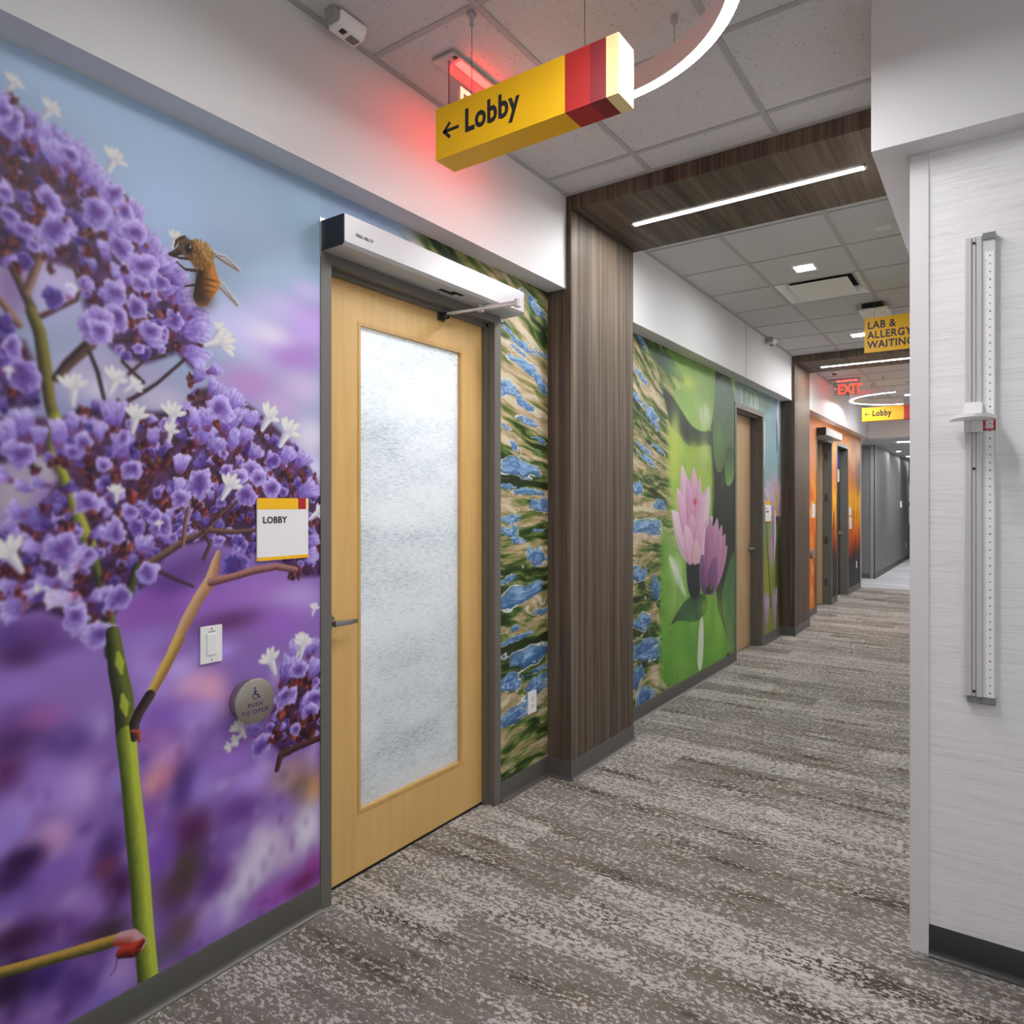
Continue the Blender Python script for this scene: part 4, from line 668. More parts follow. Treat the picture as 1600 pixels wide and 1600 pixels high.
# ---------------------------------------------------------------- ceilings: tiles laid in a grid
TS = 0.6096
def ceiling(name, label, x_lines, y_lines, xa, xb, ya, yb, zc, tm, cross=0.024, skip=()):
    c = obj(name, B(xa, xb, ya, yb, zc + 0.06, zc + 0.10), black_void); tag(c, label, 'ceiling', kind='structure')
    xs = [xa] + [x for x in x_lines if xa + 0.03 < x < xb - 0.03] + [xb]; ys = [ya] + [y for y in sorted(y_lines) if ya + 0.03 < y < yb - 0.03] + [yb]
    full = None
    for i in range(len(xs) - 1):
        for j in range(len(ys) - 1):
            if (i, j) in skip: continue
            x0, x1, y0, y1 = xs[i], xs[i + 1], ys[j], ys[j + 1]; w, d = x1 - x0, y1 - y0
            if full and abs(w - TS) < 0.004 and abs(d - TS) < 0.004:
                o = full.copy(); C.objects.link(o); o.location = (x0, y0, zc)
            else:
                me = bpy.data.meshes.new('ceiling_tile'); bm = B(0.006, w - 0.006, 0.006, d - 0.006, 0.005, 0.02, bev=0.0015, seg=1); bm.to_mesh(me); bm.free()
                o = link('ceiling_tile', me, tm); o.parent = c; o.location = (x0, y0, zc)
                if abs(w - TS) < 0.004 and abs(d - TS) < 0.004: full = o
    for x in xs[1:-1]: obj('grid_bar', B(x - 0.012, x + 0.012, ya, yb, zc, zc + 0.03), grid_m, c)
    for y in ys[1:-1]: obj('grid_bar', B(xa, xb, y - cross / 2, y + cross / 2, zc + 0.0008, zc + 0.029), grid_m, c)
    obj('wall_angle', boxes((xa, xa + 0.022, ya, yb, zc - 0.001, zc + 0.028), (xa, xb, yb - 0.02, yb, zc - 0.0012, zc + 0.028)), grid_m, c)
    return c
XL = [-0.831 + TS * k for k in range(-2, 7)]
ceiling('ceiling', 'speckled tile ceiling over the near end with the ring lamp', XL, [3.065 - TS * k for k in range(0, 10)], SX, 2.6, -2.6, P1[0], ZC, tile_m)
ceiling('ceiling', 'tile ceiling between the two wood portals', XL, [4.325 + TS * k for k in range(0, 8)], SX, -0.352, P1[1], P2[0], ZC, tile_plain, 0.012, skip=((1, 3),))
ceiling('ceiling', 'tile ceiling over the far ring lamp and exit sign', XL, [9.36 + TS * k for k in range(0, 8)], SX, -0.352, P2[1], 13.90, ZC, tile_plain, 0.012)
ceiling('ceiling', 'lower tile ceiling of the grey corridor at the far end', [-2.0 + 1.2192 * k for k in range(0, 3)], [14.6 + TS * k for k in range(0, 16)], -2.25, 0.5, 14.1, 24.6, ZS, tile_plain, 0.012)

# far end: grey walls
gw = obj('wall_back', boxes((-3.4, -2.26, 15.55, 15.75, 0, ZS), (-2.26, -2.06, 15.55, 24.6, 0, ZS)), grey_wall); tag(gw, 'grey painted corridor wall at the far end', 'wall', kind='structure')
gw2 = obj('wall_back', B(-2.3, 0.6, 24.6, 24.8, 0, 3), grey_wall); tag(gw2, 'grey end wall closing the far corridor', 'wall', kind='structure')
gw3 = obj('wall_back', B(-3.5, -3.4, 13.85, 15.75, 0, ZS), grey_wall); tag(gw3, 'grey wall of the side recess before the far corridor', 'wall', kind='structure')
gw4 = obj('ceiling', B(-3.4, -2.25, YE + 0.03, 15.55, ZS, ZS + 0.05), tile_plain); tag(gw4, 'plain ceiling of the side recess at the far end', 'ceiling', kind='structure')
gg = obj('trim_10', boxes((-2.066, -2.052, 15.542, 15.556, 0, ZS), (-2.13, -2.052, 15.542, 15.549, 0, ZS)), mat('mid grey guard', (150, 150, 150), 0.4)); tag(gg, 'mid grey corner guard where the far grey corridor starts', 'trim', kind='structure')
base('baseboard_back', [('y', 15.57, 24.6, -2.06, 1), ('x', -3.4, -2.13, 15.55, -1)], base_m, 'charcoal rubber base along the far grey wall')
gw5 = obj('wall_right', B(0.5, 0.6, 14.1, 24.6, 0, 3), grey_wall); tag(gw5, 'grey wall across the far corridor', 'wall', kind='structure')

# ---------------------------------------------------------------- doors
def frame_bm(a, b, h, fw=0.05, depth=0.145, face=0.004):
    x1, x0 = WX + face, WX - depth
    bm = bmesh.new()
    for y0, y1 in ((a, a + fw), (b - fw, b)): box(bm, x0, x1, y0, y1, 0, h)
    box(bm, x0, x1, a + fw, b - fw, h - fw, h)
    return bm
def stop_bm(a, b, h, fw=0.05):
    xs = (WX - 0.063, WX - 0.040)
    return boxes((*xs, a + fw, a + fw + 0.016, 0, h - fw), (*xs, b - fw - 0.016, b - fw, 0, h - fw), (*xs, a + fw, b - fw, h - fw - 0.016, h - fw))
def lever(parent, x, y, z, s=1):
    r = obj('rosette', T((x, y, z), (x + 0.009, y, z), 0.033, 0.031, 28), steel, parent, 40)
    bm = bmesh.new(); tube(bm, (x + 0.008, y, z), (x + 0.055, y, z), 0.0115, 0.0115, 18)
    prof = [(0, -.009), (0.005, -.0105), (0.01, -.009), (0.0115, 0), (0.01, .009), (0.005, .0105), (0, .009), (-.0015, 0)]
    R = []
    for k in range(9):
        t = k / 8; yy = y + s * (-0.012 + 0.125 * t); xo = x + 0.050 + 0.006 * math.sin(PI * t) - 0.010 * t ** 3; sc = 1.15 - .35 * t
        R.append([bm.verts.new((xo + u * sc, yy, z + v * sc - 0.004 * t * t)) for u, v in prof])
    for k in range(8):
        for q in range(8): bm.faces.new((R[k][q], R[k][(q + 1) % 8], R[k + 1][(q + 1) % 8], R[k + 1][q]))
    bm.faces.new(R[0]); bm.faces.new(R[-1][::-1]); bmesh.ops.recalc_face_normals(bm, faces=bm.faces)
    return obj('lever_handle', bm, steel, parent, 40)

# door 1: glazed maple
d1 = thing('door_1', 'maple door with a tall patterned glass panel in a grey frame', 'door', (WX, 2.267, 0), kind='structure')
a, b, h = DOORS[1]; LX = -2.12
obj('door_frame', frame_bm(a, b, h), bronze, d1); obj('door_stop', stop_bm(a, b, h), bronze, d1)
LXF = -2.122; ya, yb, za, zb = a + 0.055, b - 0.053, 0.012, 2.385
gy0, gy1, gz0, gz1 = 1.961, 2.600, 0.262, 2.222
leaf = obj('door_leaf', boxes((LXF - .044, LXF, ya, gy0 - .014, za, zb), (LXF - .044, LXF, gy1 + .014, yb, za, zb), (LXF - .044, LXF, gy0 - .014, gy1 + .014, za, gz0 - .014), (LXF - .044, LXF, gy0 - .014, gy1 + .014, gz1 + .014, zb)), maple, d1)
bead = bmesh.new()
box(bead, LXF - .03, LXF + .0025, gy0 - .014, gy0, gz0 - .014, gz1 + .014); box(bead, LXF - .03, LXF + .0025, gy1, gy1 + .014, gz0 - .014, gz1 + .014)
box(bead, LXF - .03, LXF + .0025, gy0, gy1, gz0 - .014, gz0); box(bead, LXF - .03, LXF + .0025, gy0, gy1, gz1, gz1 + .014)
obj('glazing_bead', bead, make_maple('maple bead', (214, 172, 104), (196, 154, 90)), d1)
gp = obj('glass_pane', B(LXF - .025, LXF - .017, gy0 - .006, gy1 + .006, gz0 - .006, gz1 + .006), glass_m, d1); gp['label'] = 'patterned white privacy glass'
obj('door_sweep', B(LXF - .05, LXF + .001, ya, yb, 0.001, 0.011), black_pl, d1)
lever(d1, LXF, 1.792, 1.043)

def operator(y0, y1, z0, z1, label, detail=True):
    t = thing('door_operator', label, 'door opener', (WX, (y0 + y1) / 2, z0), group='automatic door openers')
    x0, x1 = WX + 0.003, -1.931; c = 0.012
    prof = [(x0, z0), (x1 - c, z0), (x1, z0 + c), (x1, z1), (x0, z1)]
    bm = bmesh.new(); prism(bm, prof, 'y', y0 + 0.004, y1 - 0.004)
    hs = obj('housing', bm, mat('white satin housing', (190, 191, 193), 0.38, 0.25), t)
    for u0, u1 in ((y0, y0 + 0.004), (y1 - 0.004, y1)):
        bm = bmesh.new(); prism(bm, [(x0, z0 + .001), (x1 - c - .001, z0 + .001), (x1 - .001, z0 + c + .001), (x1 - .001, z1 - .001), (x0, z1 - .001)], 'y', u0, u1)
        obj('end_cap', bm, black_pl, t)
    if detail:
        obj('mounting_plate', B(WX + .0005, WX + .003, y0 - .008, y1 - .01, z0 - .02, z1 + .012), alu, t)
        q = lettering('lettering', 'ASSA ABLOY', 0.0165, ink, t, (x1 + .0002, y0 + 0.055, z0 + 0.044), '+x', 0.0004, depth=0.0003, space=.95)
        obj('slot', boxes((-2.012, -1.988, y0 + .60, y0 + .70, z0 - .0006, z0 + .001), (-1.990, -1.968, y0 + .66, y0 + .735, z0 - .0006, z0 + .001)), black_void, t)
        obj('slot', B(-2.03, -2.0, y0 + .895, y0 + .965, z0 - .0006, z0 + .001), black_void, t)
        obj('screw', T((-2.033, y0 + .63, z0 - .001), (-2.033, y0 + .63, z0 + .002), 0.004, seg=10), black_void, t)
    return t, x0, x1
t, x0, x1 = operator(1.706, 2.866, 2.434, 2.545, 'white automatic door opener with black end cap over the glazed maple door')
def bar(bm, p, q, w, th):
    p, q = Vector(p), Vector(q); d = (q - p).normalized(); s = Vector((0, 0, 1)); n_ = d.cross(s).normalized(); u = n_.cross(d)
    V = [[bm.verts.new(o + n_ * w * a + u * th * b) for a, b in ((-.5, -.5), (.5, -.5), (.5, .5), (-.5, .5))] for o in (p, q)]
    for k in range(4): bm.faces.new((V[0][k], V[0][(k + 1) % 4], V[1][(k + 1) % 4], V[1][k]))
    bm.faces.new(V[0][::-1]); bm.faces.new(V[1]); bmesh.ops.recalc_face_normals(bm, faces=bm.faces); return bm
arm = obj('arm', bar(bar(bmesh.new(), (-2.000, 2.600, 2.420), (-1.800, 2.615, 2.418), .024, .009), (-1.800, 2.615, 2.409), (-2.085, 2.452, 2.372), .020, .008), alu_sat, t)
obj('spindle', T((-2.000, 2.600, 2.400), (-2.000, 2.600, 2.436), 0.016, seg=20), alu_sat, arm, 40)
obj('knuckle', T((-1.800, 2.615, 2.396), (-1.800, 2.615, 2.430), 0.015, seg=20), alu_sat, arm, 40)
sh = obj('arm_shoe', boxes((LXF + .001, LXF + .012, 2.432, 2.476, 2.345, 2.383), (LXF + .012, LXF + .046, 2.440, 2.448, 2.352, 2.378), (LXF + .012, LXF + .046, 2.462, 2.470, 2.352, 2.378), bev=.001), mat('dark steel', (90, 90, 92), .35, .8), t)

# door 2: plain maple
d2 = thing('door_2', 'plain maple door between the water lily and the chive mural', 'door', (WX, 7.09, 0), kind='structure')
a, b, h = DOORS[2]
obj('door_frame', frame_bm(a, b, h), bronze, d2); obj('door_stop', stop_bm(a, b, h), bronze, d2)
obj('door_leaf', B(-2.22, -2.176, a + .053, b - .053, 0.008, 2.41), maple2, d2)
lever(d2, -2.176, b - 0.115, 1.03, -1)
# door 3: open inward, hinges on the far jamb
d3 = thing('door_3', 'open maple door with steel hinges in the first flame mural frame', 'door', (WX, 10.7, 0), kind='structure')
a, b, h = DOORS[3]
obj('door_frame', frame_bm(a, b, h, depth=.16), bronze, d3)
obj('door_leaf', B(-3.05, -2.176, b - .125, b - .081, 0.01, 2.385), maple2, d3)
for z in (0.334, 0.954, 1.594, 2.205):
    hg = obj('hinge', B(-2.215, -2.10, b - .054, b - .0485, z - .055, z + .055, bev=.001), steel, d3)
    obj('hinge_pin', T((-2.222, b - .052, z - .058), (-2.222, b - .052, z + .058), .008, seg=10), steel, hg)
t3, _, _ = operator(10.165, 11.34, 2.427, 2.538, 'white automatic door opener over the open door in the flame mural', False)
obj('arm', bar(bmesh.new(), (-2.00, 11.05, 2.415), (-2.12, 10.75, 2.40), .022, .01), alu_sat, t3)
# door 4: dark leaf
d4 = thing('door_4', 'dark recessed door in the second flame mural frame', 'door', (WX, 12.1, 0), kind='structure')
a, b, h = DOORS[4]
obj('door_frame', frame_bm(a, b, h, depth=.16), bronze, d4)
obj('door_leaf', B(-2.215, -2.171, a + .053, b - .053, 0.008, 2.385), mat('dark grey door', (58, 57, 55), .5), d4)
lever(d4, -2.171, b - .12, 1.02, -1)
nb = obj('posted_notice', B(-2.171, -2.168, 12.29, 12.48, 2.10, 2.36), mat('blue notice', (52, 84, 170), .5), d4); nb['label'] = 'blue notice'
nb = obj('posted_notice', B(-2.171, -2.167, 12.34, 12.48, 1.86, 2.06), white_pl, d4); nb['label'] = 'white notice'
# rooms behind the open and glazed doors
rm = obj('wall_left', boxes((-3.55, -3.5, 1.2, 3.4, 0, 3.2), (-3.5, -2.2, 3.3, 3.35, 0, 3.2), (-3.5, -2.2, 1.2, 1.25, 0, 3.2), (-3.55, -3.5, 9.6, 12.8, 0, 3.2), (-3.5, -2.2, 9.6, 9.65, 0, 3.2), (-3.5, -2.2, 12.75, 12.8, 0, 3.2), (-3.5, -2.2, 9.6, 12.8, 3.15, 3.2), (-3.5, -2.2, 1.2, 3.4, 3.15, 3.2), (-3.5, -2.9, 9.6, 12.8, -.02, 0)), grey_wall); tag(rm, 'grey walls of the rooms behind the glazed door and the open flame mural door', 'wall', kind='structure')

# ---------------------------------------------------------------- things on the walls
YEL, RED, DRED, CRM = mat('sign yellow', (252, 192, 4), .45), mat('sign red', (184, 36, 31), .45), mat('sign dark red', (138, 32, 38), .45), mat('sign cream', (250, 226, 158), .45)
def room_sign(y0, y1, z0, z1, lines, label, big=True):
    t = thing('room_sign', label, 'sign', (WX, (y0 + y1) / 2, z0), group='room signs beside the doors')
    X0, X1 = WX + .0008, WX + .007; w = y1 - y0; hh = z1 - z0
    obj('plate', B(X0, X1, y0, y1, z0, z1, bev=.0008, seg=1), white_pl, t)
    e = .0006
    obj('yellow_band', boxes((X1, X1 + e, y0, y0 + w * .785, z1 - hh * .18, z1)), YEL, t)
    obj('red_band', B(X1, X1 + e, y0 + w * .785, y0 + w * .945, z1 - hh * .18, z1), mat('sign crimson', (176, 24, 30), .45), t)
    obj('cream_band', B(X1, X1 + e, y0 + w * .945, y1, z1 - hh * .18, z1), CRM, t)
    obj('bottom_band', B(X1, X1 + e, y0, y1, z0, z0 + hh * .055), YEL, t)
    for k, s in enumerate(lines): lettering('lettering', s, hh * (.145 if big else .09), ink, t, (X1 + e, y0 + w * .10, z1 - hh * (.40 + .14 * k)), '+x', .0009, depth=.0003, space=1.05)
    return t
room_sign(1.431, 1.643, 1.306, 1.519, ['LOBBY'], 'white room sign reading LOBBY beside the glazed door')
room_sign(7.632, 7.858, 1.304, 1.527, ['LAB', 'RESTROOM'], 'white room sign beside the plain maple door on the chive mural', False)
room_sign(9.86, 10.07, 1.305, 1.542, [], 'white room sign beside the open flame mural door')
room_sign(12.66, 12.87, 1.298, 1.468, [], 'white room sign past the dark door on the flame mural')
pn = obj('paper_notice', B(WX + .001, WX + .003, 12.69, 12.93, 1.08, 1.28), white_pl); tag(pn, 'white paper notice under the sign on the flame mural', 'notice')

t = thing('light_switch', 'white rocker light switch on the purple mural', 'switch', (WX, 1.265, 0.995))
obj('plate', B(WX + .0006, WX + .007, 1.228, 1.303, .995, 1.113, bev=.002), white_pl, t)
obj('rocker', B(WX + .006, WX + .0105, 1.2485, 1.2825, 1.021, 1.088, bev=.0015), white_pl, t)
obj('dimmer_bar', B(WX + .006, WX + .010, 1.2495, 1.252, 1.026, 1.083), mat('pale grey plastic', (206, 206, 208), .4), t)
for z in (1.005, 1.103): obj('screw', T((WX + .0065, 1.2655, z), (WX + .0078, 1.2655, z), .003, seg=10), mat('screw grey', (170, 170, 170), .3, .5), t)
obj('marking', boxes((WX + .007, WX + .0074, 1.2535, 1.279, 1.093, 1.0955)), mat('grey print', (130, 130, 135), .5), t)

def outlet(y, z, label):
    t = thing('wall_outlet', label, 'outlet', (WX, y, z), group='white wall outlets')
    obj('plate', B(WX + .0006, WX + .0065, y - .04, y + .04, z - .059, z + .059, bev=.002), white_pl, t)
    for dz in (-.0195, .0195):
        r = obj('receptacle', B(WX + .006, WX + .0085, y - .0165, y + .0165, z + dz - .0155, z + dz + .0155, bev=.0015), white_pl, t)
        for dy in (-.0062, .0062): obj('slot', B(WX + .0083, WX + .0089, y + dy - .0013, y + dy + .0013, z + dz - .002, z + dz + .007), black_void, r)
        obj('slot', T((WX + .0083, y, z + dz - .009), (WX + .0089, y, z + dz - .009), .0024, seg=8), black_void, r)
    obj('screw', T((WX + .006, y, z), (WX + .0075, y, z), .003, seg=10), MATS['screw grey'], t)
outlet(3.118, .440, 'white wall outlet low on the water mural beside the first column')
outlet(13.395, .441, 'white wall outlet low on the black foot of the flame mural')

def push_plate(y, z, label, full=True):
    t = thing('door_push_button', label, 'button', (WX, y, z), group='round door push buttons')
    obj('back_ring', T((WX + .0005, y, z), (WX + .035, y, z), .066, .068, 40), mat('ring grey', (150, 146, 140), .35, .6), t, 40)
    bm = bmesh.new(); tube(bm, (WX + .037, y, z), (WX + .044, y, z), .073, .073, 48); tube(bm, (WX + .044, y, z), (WX + .0455, y, z), .073, .071, 48)
    obj('disc', bm, mat('brushed nickel', (176, 170, 160), .34, .8), t, 40)
    if full:
        X = WX + .0456; s = .0085
        sy = obj('wheelchair_symbol', tube(bmesh.new(), (X, y - .002, z + .043), (X + .0004, y - .002, z + .043), .0036, seg=14), navy, t)
        bm = bmesh.new()
        for (p0, p1, w) in (((-.002, .038), (-.001, .022), .005), ((-.001, .022), (.010, .021), .005), ((.010, .021), (.015, .009), .0045), ((.015, .009), (.019, .0105), .004), ((-.001, .031), (.008, .0305), .0035)):
            dy, dz = p1[0] - p0[0], p1[1] - p0[1]; L = math.hypot(dy, dz); ny, nz = -dz / L * w / 2, dy / L * w / 2
            V = [bm.verts.new((X + .0004, y + q[0], z + q[1])) for q in ((p0[0] + ny, p0[1] + nz), (p0[0] - ny, p0[1] - nz), (p1[0] - ny, p1[1] - nz), (p1[0] + ny, p1[1] + nz))]; bm.faces.new(V)
        R = [(bm.verts.new((X + .0004, y + .001 + .012 * math.cos(q), z + .018 + .012 * math.sin(q))), bm.verts.new((X + .0004, y + .001 + .0092 * math.cos(q), z + .018 + .0092 * math.sin(q)))) for q in [math.radians(118 + 230 * k / 20) for k in range(21)]]
        for k in range(20): bm.faces.new((R[k][0], R[k + 1][0], R[k + 1][1], R[k][1]))
        obj('wheelchair_symbol', bm, navy, t)
        lettering('lettering', 'PUSH', .020, navy, t, (X, y, z - .018), '+x', .0002, 'CENTER', .0003, 1.25)
        lettering('lettering', 'TO OPEN', .020, navy, t, (X, y, z - .041), '+x', .0002, 'CENTER', .0003, 1.25)
    return t
push_plate(1.397, .850, 'round brushed push to open button on the purple mural')
push_plate(9.80, .84, 'round push button on the flame mural next to the second column', False)

# ---------------------------------------------------------------- height rod on the white wall
t = thing('height_rod', 'grey wall-mounted height measuring rod with a white sliding head plate', 'height rod', (-.055, YR, .865))
YF = 2.672
prof = [(-.094, YR - .0005), (-.094, YF + .006), (-.090, YF), (-.0765, YF), (-.0765, YF + .006), (-.0725, YF + .006), (-.0725, YF + .002), (-.0655, YF + .002), (-.0655, YF + .006), (-.062, YF + .006), (-.062, YF), (-.049, YF), (-.046, YF + .003), (-.046, YR - .0005)]
bm = bmesh.new(); prism(bm, prof, 'z', .885, 2.352); obj('rail', bm, alu_sat, t)
sc_ = obj('scale_strip', B(-.0455, -.013, YF + .004, YR - .0005, .884, 2.345), mat('pale scale', (214, 215, 218), .4), t)
tape = obj('scale_tape', B(-.0405, -.0165, YF + .0032, YF + .0042, .886, 2.30), mat('white scale tape', (244, 244, 246), .4), t)
bm = bmesh.new()
for k in range(0, 272):
    z = .893 + k * .0051; L = .0075 if k % 10 == 0 else (.005 if k % 5 == 0 else .003); box(bm, -.0405, -.0405 + L, YF + .0028, YF + .0033, z, z + .0011)
mk = obj('scale_marking', bm, mat('grey tick ink', (150, 152, 158), .6), t); mk['kind'] = 'stuff'
bm = bmesh.new()
for k in range(0, 56): z = .897 + k * .0252; box(bm, -.0285, -.0245, YF + .0028, YF + .0033, z, z + .004 if k % 4 else z + .006)
mk = obj('scale_figure', bm, mat('dark tick ink', (120, 122, 132), .6), t); mk['kind'] = 'stuff'
for k, z in enumerate((2.332, 1.612, .901)): obj('screw', T((-.069, YF - .001, z), (-.069, YF + .003, z), .0042, seg=14), black_pl, t)
obj('top_cap', B(-.046, -.0115, YF - .002, YR - .0005, 2.338, 2.358), mat('dark grey cap', (128, 130, 132), .4), t)
obj('bottom_cap', boxes((-.088, -.0115, YF + .006, YR - .0005, .862, .885), (-.046, -.0115, YF, YF + .006, .866, .886)), MATS['dark grey cap'], t)
sl = obj('slider', boxes((-.096, -.045, YF - .012, YF - .001, 1.728, 1.822), (-.094, -.047, YF - .02, YF - .010, 1.775, 1.822), (-.0735, -.0705, YF - .035, YF - .012, 1.728, 1.766), bev=.0015), white_pl, t)
bm = bmesh.new(); HN = 26
for z in (1.766, 1.776):
    pass
top = []; bot = []
for k in range(HN + 1):
    a_ = PI + PI * k / HN; top.append((-.072 + .063 * math.cos(a_), YF - .012 + .135 * math.sin(a_)))
V0 = [bm.verts.new((u, v, 1.764)) for u, v in top]; V1 = [bm.verts.new((u, v, 1.774)) for u, v in top]
for k in range(HN): bm.faces.new((V0[k], V0[k + 1], V1[k + 1], V1[k]))
bm.faces.new((V0[-1], V0[0], V1[0], V1[-1])); bm.faces.new(V0[::-1]); bm.faces.new(V1); bmesh.ops.recalc_face_normals(bm, faces=bm.faces)
obj('head_plate', bm, white_pl, t, 40)
obj('cursor', boxes((-.044, -.040, YF - .003, YF + .003, 1.733, 1.772), (-.016, -.012, YF - .003, YF + .003, 1.733, 1.772), (-.044, -.012, YF - .003, YF + .003, 1.733, 1.737), (-.044, -.012, YF - .003, YF + .003, 1.768, 1.772), (-.040, -.0375, YF - .002, YF + .003, 1.749, 1.756), (-.0185, -.016, YF - .002, YF + .003, 1.749, 1.756)), mat('red cursor', (206, 24, 30), .4), t)

# ---------------------------------------------------------------- hanging signs
def arrow(bm, x, y, z, s):
    for p0, p1 in (((0, 0), (1.0, 0)), ((0, 0), (.40, .40)), ((0, 0), (.40, -.40))):
        dx, dz = p1[0] - p0[0], p1[1] - p0[1]; L = math.hypot(dx, dz); w = .085; nx, nz = -dz / L * w, dx / L * w; e = (-dx / L * .06, -dz / L * .06)
        q = [(p0[0] + e[0] + nx, p0[1] + e[1] + nz), (p0[0] + e[0] - nx, p0[1] + e[1] - nz), (p1[0] - nx, p1[1] - nz), (p1[0] + nx, p1[1] + nz)]
        A = [bm.verts.new((x + s * u, y, z + s * v)) for u, v in q]; D = [bm.verts.new((x + s * u, y + .001, z + s * v)) for u, v in q]
        for k in range(4): bm.faces.new((A[k], A[(k + 1) % 4], D[(k + 1) % 4], D[k]))
        bm.faces.new(A[::-1]); bm.faces.new(D)
    bmesh.ops.recalc_face_normals(bm, faces=bm.faces); return bm
def lobby_sign(x0, yc, z0, L, H, label):
    t = thing('hanging_sign', label, 'sign', (x0 + L / 2, yc, z0), group='hanging lobby signs')
    y0, y1 = yc - .05, yc + .05; z1 = z0 + H; q = [x0, x0 + L * .742, x0 + L * .866, x0 + L * .942, x0 + L]
    obj('yellow_block', B(q[0], q[1], y0, y1, z0, z1), YEL, t); obj('red_block', B(q[1], q[2], y0, y1, z0, z1), RED, t)
    obj('dark_red_block', B(q[2], q[3], y0, y1, z0, z1), DRED, t); obj('cream_block', B(q[3], q[4], y0, y1, z0, z1), CRM, t)
    obj('arrow', arrow(bmesh.new(), x0 + L * .055, y0 - .0006, z0 + H * .50, L * .092), ink, t)
    lettering('lettering', 'Lobby', H * .60, ink, t, (x0 + L * .182, y0 - .0004, z0 + H * .345), '-y', H * .019, depth=.0004, space=1.06, xscale=.80)
    for x in (x0 + L * .17, x0 + L * .80):
        cb = obj('cable', T((x, yc, z1), (x, yc, ZC), .0013, seg=6), mat('steel cable', (120, 120, 120), .4, .6), t)
        obj('cable_clip', boxes((x - .012, x + .012, yc - .012, yc + .012, ZC - .012, ZC), (x - .005, x + .005, yc - .005, yc + .005, ZC - .045, ZC - .012)), grid_m, cb)
    return t
lobby_sign(-1.592, 1.867, 2.680, .694, .176, 'large yellow hanging sign with an arrow reading Lobby near the ring lamp')
lobby_sign(-1.592, 10.90, 2.655, .694, .19, 'distant yellow hanging Lobby sign in front of the white bulkhead')
t = thing('hanging_sign', 'yellow sign reading LAB & ALLERGY WAITING near the white corner guard', 'sign', (-.63, 6.3, 2.727))
obj('panel', B(-.907, -.36, 6.30, 6.325, 2.727, 3.004), YEL, t)
lettering('lettering', 'LAB &\nALLERGY\nWAITING', .083, mat('grey violet ink', (66, 62, 74), .6), t, (-.884, 6.2996, 2.917), '-y', .0022, depth=.0004, space=1.10, line=.95, xscale=.86)
for x in (-.84, -.43): obj('cable', T((x, 6.3125, 3.004), (x, 6.3125, ZC), .0015, seg=6), MATS['steel cable'], t)

# ---------------------------------------------------------------- exit signs
red_glow = mat('red light strip', (255, 40, 40), .5, emit=(255, 14, 12), estr=LAMP_EXIT)
red_letter = mat('edge-lit red letter', (255, 120, 100), .5, emit=(255, 64, 40), estr=1.5)
pale_letter = mat('edge-lit pale letter', (255, 190, 170), .5, emit=(255, 150, 120), estr=2.2)
t = thing('exit_sign', 'clear edge-lit EXIT sign glowing red behind the large Lobby sign', 'exit sign', (-1.69, 2.2, ZC))
obj('canopy', B(-1.752, -1.646, 1.975, 2.43, ZC - .012, ZC - .0005, bev=.004), mat('satin grey canopy', (190, 190, 190), .35, .4), t)
obj('light_strip', B(-1.684, -1.652, 2.03, 2.41, ZC - .016, ZC - .0115), red_glow, t)
obj('test_button', B(-1.668, -1.652, 1.995, 2.012, ZC - .0135, ZC - .0115), black_pl, t)
obj('panel', B(-1.693, -1.687, 2.005, 2.345, 2.955, ZC - .012), acrylic, t)
lettering('lettering', 'EXIT', .155, pale_letter, t, (-1.6862, 2.058, 2.985), '+x', .002, depth=.0006, xscale=.92)
obj('panel_edge', B(-1.6935, -1.6865, 2.003, 2.005, 2.955, ZC - .012), mat('acrylic edge', (150, 110, 110), .3), t)
t = thing('exit_sign', 'distant red EXIT sign with an arrow below the ceiling past the second portal', 'exit sign', (-1.69, 10.24, ZC))
obj('canopy', B(-1.90, -1.51, 10.19, 10.29, ZC - .02, ZC - .0005, bev=.004), MATS['satin grey canopy'], t)
obj('light_strip', B(-1.80, -1.56, 10.222, 10.232, ZC - .026, ZC - .0195), red_glow, t)
obj('panel', B(-1.85, -1.53, 10.237, 10.243, 2.957, ZC - .02), acrylic, t)
lettering('lettering', 'EXIT', .180, red_letter, t, (-1.800, 10.2362, 2.975), '-y', .0045, depth=.0006, xscale=.80)
obj('chevron', arrow(bmesh.new(), -1.838, 10.2358, 3.05, .030), red_letter, t)

# ---------------------------------------------------------------- ring lamps
def ring(name, cx, cy, z, ri, ro, a0, a1, label, cables):
    t = thing(name, label, 'lamp', (cx, cy, z), group='ring lamps')
    bm = bmesh.new(); sweep_arc(bm, [(ri, z), (ri + .0025, z), (ri + .0025, z + .007), (ro - .0025, z + .007), (ro - .0025, z), (ro, z), (ro, z + .082), (ri, z + .082)], cx, cy, math.radians(a0), math.radians(a1), 72); obj('housing', bm, ring_grey, t, 40)
    bm = bmesh.new(); sweep_arc(bm, [(ri + .003, z + .002), (ro - .003, z + .002), (ro - .003, z + .006), (ri + .003, z + .006)], cx, cy, math.radians(a0), math.radians(a1), 72); obj('diffuser', bm, lamp_ring, t, 40)
    rm_ = (ri + ro) / 2
    for c in cables:
        c = math.radians(c); x, y = cx + rm_ * math.cos(c), cy + rm_ * math.sin(c)
        cb = obj('cable', T((x, y, z + .082), (x, y, ZC), .0012, seg=6), MATS['steel cable'], t)
        obj('cable_clip', T((x, y, ZC - .02), (x, y, ZC), .012, seg=12), grid_m, cb)
ring('ring_lamp', -1.129, 1.754, 2.98, .546, .591, -95, 108, 'large suspended ring lamp glowing beside the near Lobby sign', (68, -20, -80))
